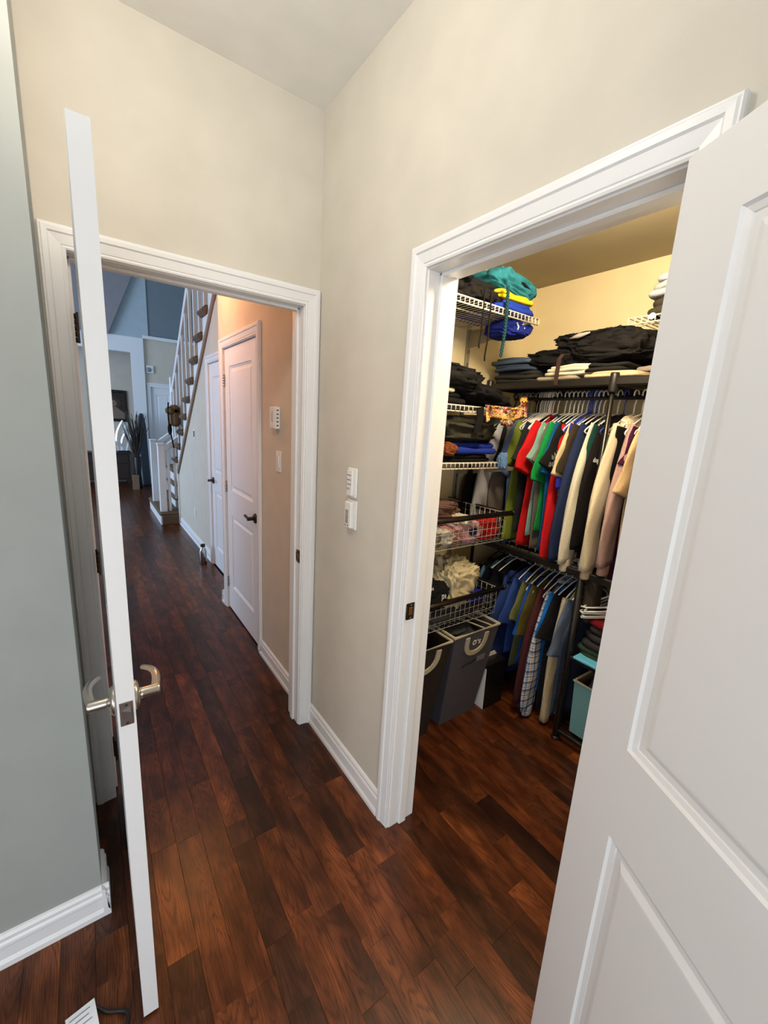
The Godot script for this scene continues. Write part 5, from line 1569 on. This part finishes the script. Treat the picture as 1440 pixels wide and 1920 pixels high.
func stairs() -> void:
	var s := thing("staircase", "white open staircase with carpeted treads climbing along the hall", "staircase", Vector3.ZERO)
	var rise := 0.1995
	var run := 0.2445
	var n := 11
	var zig := PackedVector2Array()
	for k in n:
		var y := 0.905 + rise * k
		var z := -6.53 + run * k
		obj("tread", MB.new().box(Vector3(1.475, y - 0.008, z + 0.105), Vector3(1.06, 0.078, 0.285), 0.030), M.carpet, s)
		obj("riser", MB.new().span(Vector3(1.02, y - rise + 0.025, z + 0.01), Vector3(1.99, y - 0.03, z + 0.03)), M.carpet, s)
		zig.append(Vector2(z + 0.01, y - rise + 0.02))
		zig.append(Vector2(z + 0.01, y - 0.02))
		for q in 1:
			var bz := z + 0.06
			var top := 0.905 + (bz + 6.53) * rise / run + 0.90
			obj("baluster", MB.new().span(Vector3(0.995, y + 0.024, bz - 0.015), Vector3(1.025, top, bz + 0.015), 0.003), M.trim, s)
	var last := zig[zig.size() - 1]
	zig.append(Vector2(last.x, last.y - 0.40))
	zig.append(Vector2(-6.52, 0.53))
	obj("stringer", MB.new().prism(zig, 0.992, 1.018, ZY), M.trim, s)
	var dir := Vector3(0, rise, run).normalized()
	var ang := atan2(rise, run)
	obj("handrail", MB.new().box(Vector3(1.01, 0.905 + 1.3 * rise / run + 0.92, -5.23), Vector3(0.06, 0.05, 2.62 / cos(ang)), 0.012, Basis(Vector3(1, 0, 0), -ang)), M.trim, s)
	# sloping moulding under the stringer and its upright
	var p0 := Vector3(0.985, 0.735, -6.29)
	var p1 := Vector3(0.985, 0.735 + 2.86 * 0.8186, -3.43)
	obj("skirt_moulding", MB.new().box((p0 + p1) * 0.5, Vector3(0.022, 0.062, (p1 - p0).length()), 0.006, Basis(Vector3(1, 0, 0), -atan2(p1.y - p0.y, p1.z - p0.z))), M.tanwood, s)
	obj("upright_trim", MB.new().span(Vector3(0.974, 0.0, -6.30), Vector3(1.0, 0.76, -6.268), 0.004), M.trim, s)
	# first flight, turning in from the hall
	obj("bottom_step", MB.new().span(Vector3(0.748, 0.0, -7.55), Vector3(1.0, 0.130, -6.305)), M.trim, s)
	obj("bottom_tread", MB.new().box(Vector3(0.868, 0.150, -6.925), Vector3(0.275, 0.055, 1.275), 0.022), M.carpet, s)
	obj("bottom_riser", MB.new().span(Vector3(0.765, 0.002, -6.304), Vector3(0.985, 0.126, -6.292), 0.004), M.carpet, s)
	for k in 3:
		var y := 0.312 + k * 0.199
		obj("tread", MB.new().box(Vector3(1.47, y, -6.95 + 0.004 * k), Vector3(1.03, 0.062, 0.70), 0.024), M.carpet, s)
		obj("riser", MB.new().span(Vector3(0.985 + 0.01 * k, y - 0.19, -7.28), Vector3(1.98, y - 0.03, -6.62)), M.trim, s)
	for p in [[0.80, -6.40, 1.10], [0.80, -7.20, 1.10]]:
		obj("newel_post", MB.new().box(Vector3(p[0], (p[2] + 0.17) * 0.5, p[1]), Vector3(0.085, p[2] - 0.17, 0.085), 0.006), M.trim, s)
		obj("newel_cap", MB.new().box(Vector3(p[0], p[2] + 0.012, p[1]), Vector3(0.098, 0.026, 0.098), 0.008), M.trim, s)
		obj("handrail", MB.new().box(Vector3(p[0] + 0.19, 1.02 + 0.14, p[1]), Vector3(0.42, 0.075, 0.055), 0.010, Basis(Vector3(0, 0, 1), 0.66)), M.trim, s)
		for x in [0.885, 0.965]:
			obj("baluster", MB.new().span(Vector3(x - 0.016, 0.17 if x < 0.93 else 0.34, p[1] - 0.016), Vector3(x + 0.016, 1.02 + (x - 0.8) * 0.77, p[1] + 0.016), 0.003), M.trim, s)
	obj("newel_post", MB.new().box(Vector3(1.01, 1.36, -6.56), Vector3(0.07, 1.30, 0.07), 0.005), M.trim, s)
	# satchel hung on the balusters
	var tan := cloth(rgb(128, 104, 76))
	var bg := thing("satchel", "tan canvas satchel with black straps hanging on the stair balusters", "bag", Vector3(0.93, 1.36, -6.02))
	obj("body", MB.new().box(Vector3(0, 0.14, 0), Vector3(0.10, 0.27, 0.30), 0.035), tan, bg)
	obj("flap", MB.new().box(Vector3(-0.02, 0.20, 0.0), Vector3(0.13, 0.10, 0.30), 0.03), cloth(rgb(112, 88, 62)), bg)
	obj("strap", band([Vector3(-0.075, 0.30, 0.09), Vector3(-0.085, 0.18, 0.095), Vector3(-0.08, 0.02, 0.10), Vector3(-0.05, -0.18, 0.11), Vector3(-0.04, -0.26, 0.11)], 0.055, 0.010, Vector3(0, 0, 1)), cloth(rgb(30, 28, 28)), bg)
	var ringp := []
	for i in 20:
		var a := TAU * i / 20
		ringp.append(Vector3(-0.05, -0.035 + 0.06 * sin(a), -0.06 + 0.08 * cos(a)))
	obj("loop", MB.new().tube(ringp, 0.014, 8, true, true), cloth(rgb(30, 28, 28)), bg)

func far_rooms() -> void:
	# shell of the living room: walls, two storeys high, with a tall window
	struct("wall_living_left", MB.new().span(Vector3(-3.8, 0, -11), Vector3(-3.68, 5.2, -8.6)).span(Vector3(-3.8, 0, -5.4), Vector3(-3.68, 5.2, -3.5)).span(Vector3(-3.8, 0, -8.6), Vector3(-3.68, 0.4, -5.4)).span(Vector3(-3.8, 3.5, -8.6), Vector3(-3.68, 5.2, -5.4)), M.hall, "living room wall with tall windows", "wall")
	struct("wall_living_near", MB.new().span(Vector3(-3.8, 0, -3.72), Vector3(-0.24, 5.2, -3.6)).span(Vector3(-0.24, 2.9, -3.72), Vector3(2.2, 5.2, -3.6)), M.hall, "living room wall beside the hall", "wall")
	struct("wall_stair_back", MB.new().span(Vector3(2.0, 0, -10.6), Vector3(2.12, 5.2, -3.6)), M.upper, "blue grey wall behind the stairs", "wall")
	struct("ceiling_living", MB.new().span(Vector3(-3.8, 5.2, -11.1), Vector3(2.2, 5.3, -3.5)), M.ceiling, "high ceiling over the stairs", "ceiling")
	struct("wall_end", MB.new().span(Vector3(-3.8, 0, -10.68), Vector3(1.0, 2.92, -10.56)), M.hall, "dim end wall behind the console table", "wall")
	struct("wall_end_right", MB.new().span(Vector3(1.035, 0, -10.12), Vector3(1.10, 2.93, -10.0)).span(Vector3(1.60, 0, -10.12), Vector3(2.0, 2.93, -10.0)).span(Vector3(1.10, 2.04, -10.12), Vector3(1.60, 2.93, -10.0)), M.hall, "grey beige wall round the far white door", "wall")
	struct("wall_upper_end", MB.new().span(Vector3(1.125, 2.99, -10.10), Vector3(2.0, 5.2, -9.98)), M.upper_shaded, "blue grey upper wall by the stairs, darkened in colour for shade", "wall")
	struct("wall_upper_middle", MB.new().span(Vector3(0.2, 2.93, -10.05), Vector3(1.135, 5.2, -9.96)), M.upper, "pale blue grey upper wall beside the sloping bulkhead", "wall")
	struct("ceiling_sloped", MB.new().prism(PackedVector2Array([Vector2(-3.6, 2.92), Vector2(0.455, 2.92), Vector2(0.885, 3.97), Vector2(1.35, 5.2), Vector2(-3.6, 5.2)]), -9.94, -9.86), M.bulkhead, "grey sloping bulkhead high in the far room", "ceiling")
	struct("trim_10", MB.new().span(Vector3(0.815, 0, -10.10), Vector3(1.035, 2.93, -9.95)).span(Vector3(-3.6, 2.64, -10.10), Vector3(0.815, 2.93, -9.95)), M.trim, "bright white portal framing the console table nook", "portal")
	struct("trim_11", MB.new().span(Vector3(1.035, 2.93, -10.12), Vector3(2.0, 2.99, -9.93), 0.004), M.trim, "white ledge above the far door", "trim")
	# windows of the living room
	var w := thing("window_3", "tall living room window out of sight at the left", "window", Vector3(-3.74, 0.4, -7.0), 0.0, "", "structure")
	for z in [-1.58, -0.53, 0.53, 1.58]:
		obj("window_frame", MB.new().span(Vector3(-0.04, 0, z - 0.03), Vector3(0.04, 3.1, z + 0.03), 0.004), M.trim, w)
	for y in [0.03, 1.2, 3.07]:
		obj("window_frame", MB.new().span(Vector3(-0.04, y - 0.03, -1.6), Vector3(0.04, y + 0.03, 1.6), 0.004), M.trim, w)
	obj("pane", MB.new().span(Vector3(-0.003, 0, -1.6), Vector3(0.003, 3.1, 1.6)), M.pane, w)
	# far door
	casing("trim_12", Vector3(1.125, 0, -10.0), Vector3(1.575, 0, -10.0), 2.03, Vector3(0, 0, 1), "white casing round the far door")
	var d5 := thing("door_5", "closed white panel door at the far end behind the stair newels", "door", Vector3(1.128, 0.01, -10.03), 0.0, "", "structure")
	leaf(d5, 0.444, 2.015, 0.04, [[0.20, 0.79], [0.985, 1.86]], 0.10)
	baseboard("baseboard_far", Vector3(1.035, 0, -10.0), Vector3(1.06, 0, -10.0), Vector3(0, 0, 1), "white baseboard beside the far door")
	var al := thing("wall_alarm", "white alarm sounder on the wall above the far door", "alarm", Vector3(1.135, 2.36, -9.998))
	obj("plate", MB.new().box(Vector3(0, 0, 0.015), Vector3(0.13, 0.15, 0.03), 0.006), M.plastic, al)
	obj("sounder", MB.new().lathe([Vector2(0, 0.03), Vector2(0.045, 0.03), Vector2(0.045, 0.04), Vector2(0.03, 0.055), Vector2(0, 0.058)], 18, Transform3D(Basis(Vector3(1, 0, 0), PI / 2), Vector3(-0.025, -0.01, 0))), M.grey_hanger, al)
	# console table
	var t := thing("console_table", "dark wooden console table under the portrait", "console table", Vector3(0.16, 0, -10.36))
	obj("top", MB.new().box(Vector3(0, 0.645, 0), Vector3(1.14, 0.03, 0.37), 0.006), M.darkwood, t)
	obj("body", MB.new().box(Vector3(0, 0.365, 0), Vector3(1.06, 0.53, 0.33), 0.006), M.darkwood, t)
	for x in [-0.26, 0.26]:
		obj("drawer", MB.new().box(Vector3(x, 0.52, 0.168), Vector3(0.48, 0.17, 0.016), 0.004), M.darkwood, t)
		obj("cupboard_door", MB.new().box(Vector3(x, 0.26, 0.168), Vector3(0.48, 0.30, 0.016), 0.004), M.darkwood, t)
	for x in [-0.50, 0.50]:
		for z in [-0.13, 0.13]:
			obj("leg", MB.new().span(Vector3(x - 0.03, 0, z - 0.03), Vector3(x + 0.03, 0.11, z + 0.03), 0.003), M.darkwood, t)
	# portrait
	var p := thing("portrait", "dark framed portrait on the end wall above the console table", "picture", Vector3(0.46, 1.60, -10.555))
	for e in [[Vector3(-0.275, -0.32, 0), Vector3(-0.22, 0.32, 0.03)], [Vector3(0.22, -0.32, 0), Vector3(0.275, 0.32, 0.03)], [Vector3(-0.22, 0.265, 0), Vector3(0.22, 0.32, 0.03)], [Vector3(-0.22, -0.32, 0), Vector3(0.22, -0.265, 0.03)]]:
		obj("frame", MB.new().span(e[0], e[1], 0.008), M.black, p)
	var pm := mat(Color.WHITE, 0.6)
	pm.albedo_texture = T.portrait
	var cv := MB.new()
	cv.q(Vector3(-0.22, -0.265, 0.012), Vector3(0.22, -0.265, 0.012), Vector3(0.22, 0.265, 0.012), Vector3(-0.22, 0.265, 0.012), Vector2(0, 1), Vector2(1, 1), Vector2(1, 0), Vector2(0, 0))
	cv.flush(false)
	obj("canvas", cv, pm, p)
	# silver sculpture
	var sc := thing("sculpture", "white and silver sail shaped sculpture on the console table", "sculpture", Vector3(0.60, 0.66, -10.30))
	obj("base", MB.new().box(Vector3(0, 0.015, 0), Vector3(0.22, 0.03, 0.10), 0.006), M.black, sc)
	for k in 4:
		var pts := []
		for i in 14:
			var u := i / 13.0
			pts.append(Vector3(-0.09 + k * 0.045 + 0.10 * u * u - 0.05 * sin(u * PI) * (1.0 if k % 2 == 0 else -0.4), 0.03 + (0.62 - 0.09 * k) * u, 0.01 * k))
		obj("sail", band(pts, 0.03, 0.008, Vector3(1, 0, 0.4)), M.steel if k % 2 == 0 else M.paper, sc)
	# branches in a floor vase
	var v := thing("branch_vase", "tall dark vase full of bare twigs beside the console table", "vase", Vector3(0.775, 0, -9.60))
	obj("vase", MB.new().lathe([Vector2(0, 0), Vector2(0.07, 0), Vector2(0.075, 0.03), Vector2(0.06, 0.3), Vector2(0.075, 0.62), Vector2(0.07, 0.63), Vector2(0.06, 0.6), Vector2(0, 0.58)], 20), M.black, v)
	var r := RandomNumberGenerator.new()
	r.seed = 99
	for k in 64:
		var a := r.randf() * TAU
		var sp := r.randf_range(0.05, 0.23)
		var h := r.randf_range(1.10, 1.55)
		var pts := []
		for i in 6:
			var u := i / 5.0
			pts.append(Vector3(cos(a) * sp * 1.0 * pow(u, 1.3) + r.randf_range(-0.012, 0.012), 0.45 + (h - 0.45) * u, sin(a) * sp * 0.5 * pow(u, 1.3)))
		obj("twig", MB.new().tube(pts, [0.008, 0.008, 0.007, 0.0065, 0.006, 0.005], 5), M.darkwood, v)
	var bx := thing("cardboard_box", "small tan box on the floor in front of the twig vase", "box", Vector3(0.715, 0, -9.42))
	obj("box", MB.new().box(Vector3(0, 0.13, 0), Vector3(0.11, 0.26, 0.10), 0.004), M.tanwood, bx)
	obj("lid", MB.new().box(Vector3(0, 0.265, 0), Vector3(0.118, 0.03, 0.108), 0.004), M.tanwood, bx)
	var ib := thing("leaning_panel", "tall narrow blue grey board with a rounded top leaning beside the far door", "board", Vector3(0.945, 0.0, -9.82))
	ib.rotation = Vector3(-0.045, 0.5, 0)
	var poly := PackedVector2Array()
	for i in 17:
		var a := PI * i / 16.0
		poly.append(Vector2(0.075 * cos(a) * (0.6 + 0.4 * 1.0), 1.12 + 0.36 * sin(a)))
	poly.append(Vector2(-0.075, 0.03))
	poly.append(Vector2(0.075, 0.03))
	obj("board", MB.new().prism(poly, -0.02, 0.02), mat(rgb(62, 68, 80), 0.4, 0.2), ib)
	obj("foot", MB.new().box(Vector3(0, 0.02, 0), Vector3(0.16, 0.04, 0.05), 0.008), M.black, ib)

# ---------------------------------------------------------------- small things in the bedroom
func bedroom_things() -> void:
	var W := -PI / 2
	var k := plate("remote_keypad", "white wall remote with rows of tiny buttons, upper of the two by the corner", "remote", Vector3(XB, 1.318, -1.408), W, 0.074, 0.118, 0.008)
	obj("remote_body", MB.new().box(Vector3(0, 0, 0.013), Vector3(0.042, 0.104, 0.012), 0.003), M.plastic, k)
	for r in 4:
		for c in 3:
			if r == 3 and c == 2:
				continue
			obj("button", MB.new().box(Vector3(-0.012 + c * 0.011, 0.030 - r * 0.018, 0.0195), Vector3(0.0065, 0.0035 if r < 3 else 0.008, 0.0016), 0.0005), M.print_ink if r < 3 else M.grey_hanger, k)
	var s := plate("fan_control", "white wall control with a slotted grille, lower of the two by the corner", "wall control", Vector3(XB, 1.188, -1.402), W, 0.076, 0.120, 0.007)
	obj("control_body", MB.new().box(Vector3(-0.004, 0, 0.014), Vector3(0.050, 0.108, 0.018), 0.004), M.plastic, s)
	for q in 9:
		obj("grille_slot", MB.new().box(Vector3(-0.008, 0.018 - q * 0.0062, 0.0234), Vector3(0.020, 0.0026, 0.0012)), M.slot, s)
	for x in [-0.016, 0.002]:
		obj("key", MB.new().box(Vector3(x, -0.043, 0.0236), Vector3(0.006, 0.006, 0.0016), 0.0005), M.print_ink, s)
	# cord and paper tag at the bottom left
	var cd := []
	for p in [Vector3(-0.115, 0.02, -1.045), Vector3(-0.09, 0.012, -1.03), Vector3(-0.07, 0.006, -1.012), Vector3(-0.045, 0.005, -0.998), Vector3(-0.028, 0.005, -0.985), Vector3(-0.026, 0.005, -0.965), Vector3(-0.040, 0.005, -0.94), Vector3(-0.10, 0.005, -0.88), Vector3(-0.22, 0.005, -0.80), Vector3(-0.42, 0.005, -0.74)]:
		cd.append(p)
	var crv := Curve3D.new()
	for i in cd.size():
		var tan: Vector3 = (cd[mini(i + 1, cd.size() - 1)] - cd[maxi(i - 1, 0)]) * 0.22
		crv.add_point(cd[i], -tan, tan)
	var pts := []
	var L := crv.get_baked_length()
	for i in 50:
		pts.append(crv.sample_baked(L * i / 49.0, true))
	tag(obj("charging_cable", MB.new().tube(pts, 0.0045, 8), M.black), "black charging cable on the floor at the bottom left", "cable")
	var t := thing("paper_tag", "white paper tag with an orange bar on the black cable", "tag", Vector3(-0.126, 0.006, -1.040))
	t.rotation.y = 0.16
	var rings := []
	for i in 9:
		var u := i / 8.0
		var z := 0.10 * u
		var y := 0.018 * (1.0 - u) * (1.0 - u) + 0.004 * sin(u * 7.0) + 0.004
		rings.append(PackedVector3Array([Vector3(-0.031, y, z), Vector3(0.031, y + 0.002, z), Vector3(0.031, y + 0.0026, z), Vector3(-0.031, y + 0.0006, z)]))
	obj("sheet", MB.new().loft(rings, false), M.paper, t)
	for i in 4:
		var z := 0.012 + i * 0.011
		var y := 0.018 * pow(1.0 - z / 0.1, 2) + 0.004 * sin(z * 70.0) + 0.0062
		obj("print_line", MB.new().box(Vector3(-0.002, y, z), Vector3(0.044 - 0.01 * (i % 2), 0.0006, 0.0022), 0.0, Basis(Vector3(0, 0, 1), 0.03) * Basis(Vector3(1, 0, 0), 0.2)), M.orange_ink if i == 3 else M.grey_hanger, t)

func _ready() -> void:
	rng.seed = 7
	look()
	make_materials()
	shell()
	hall()
	bedroom_things()
	closet()
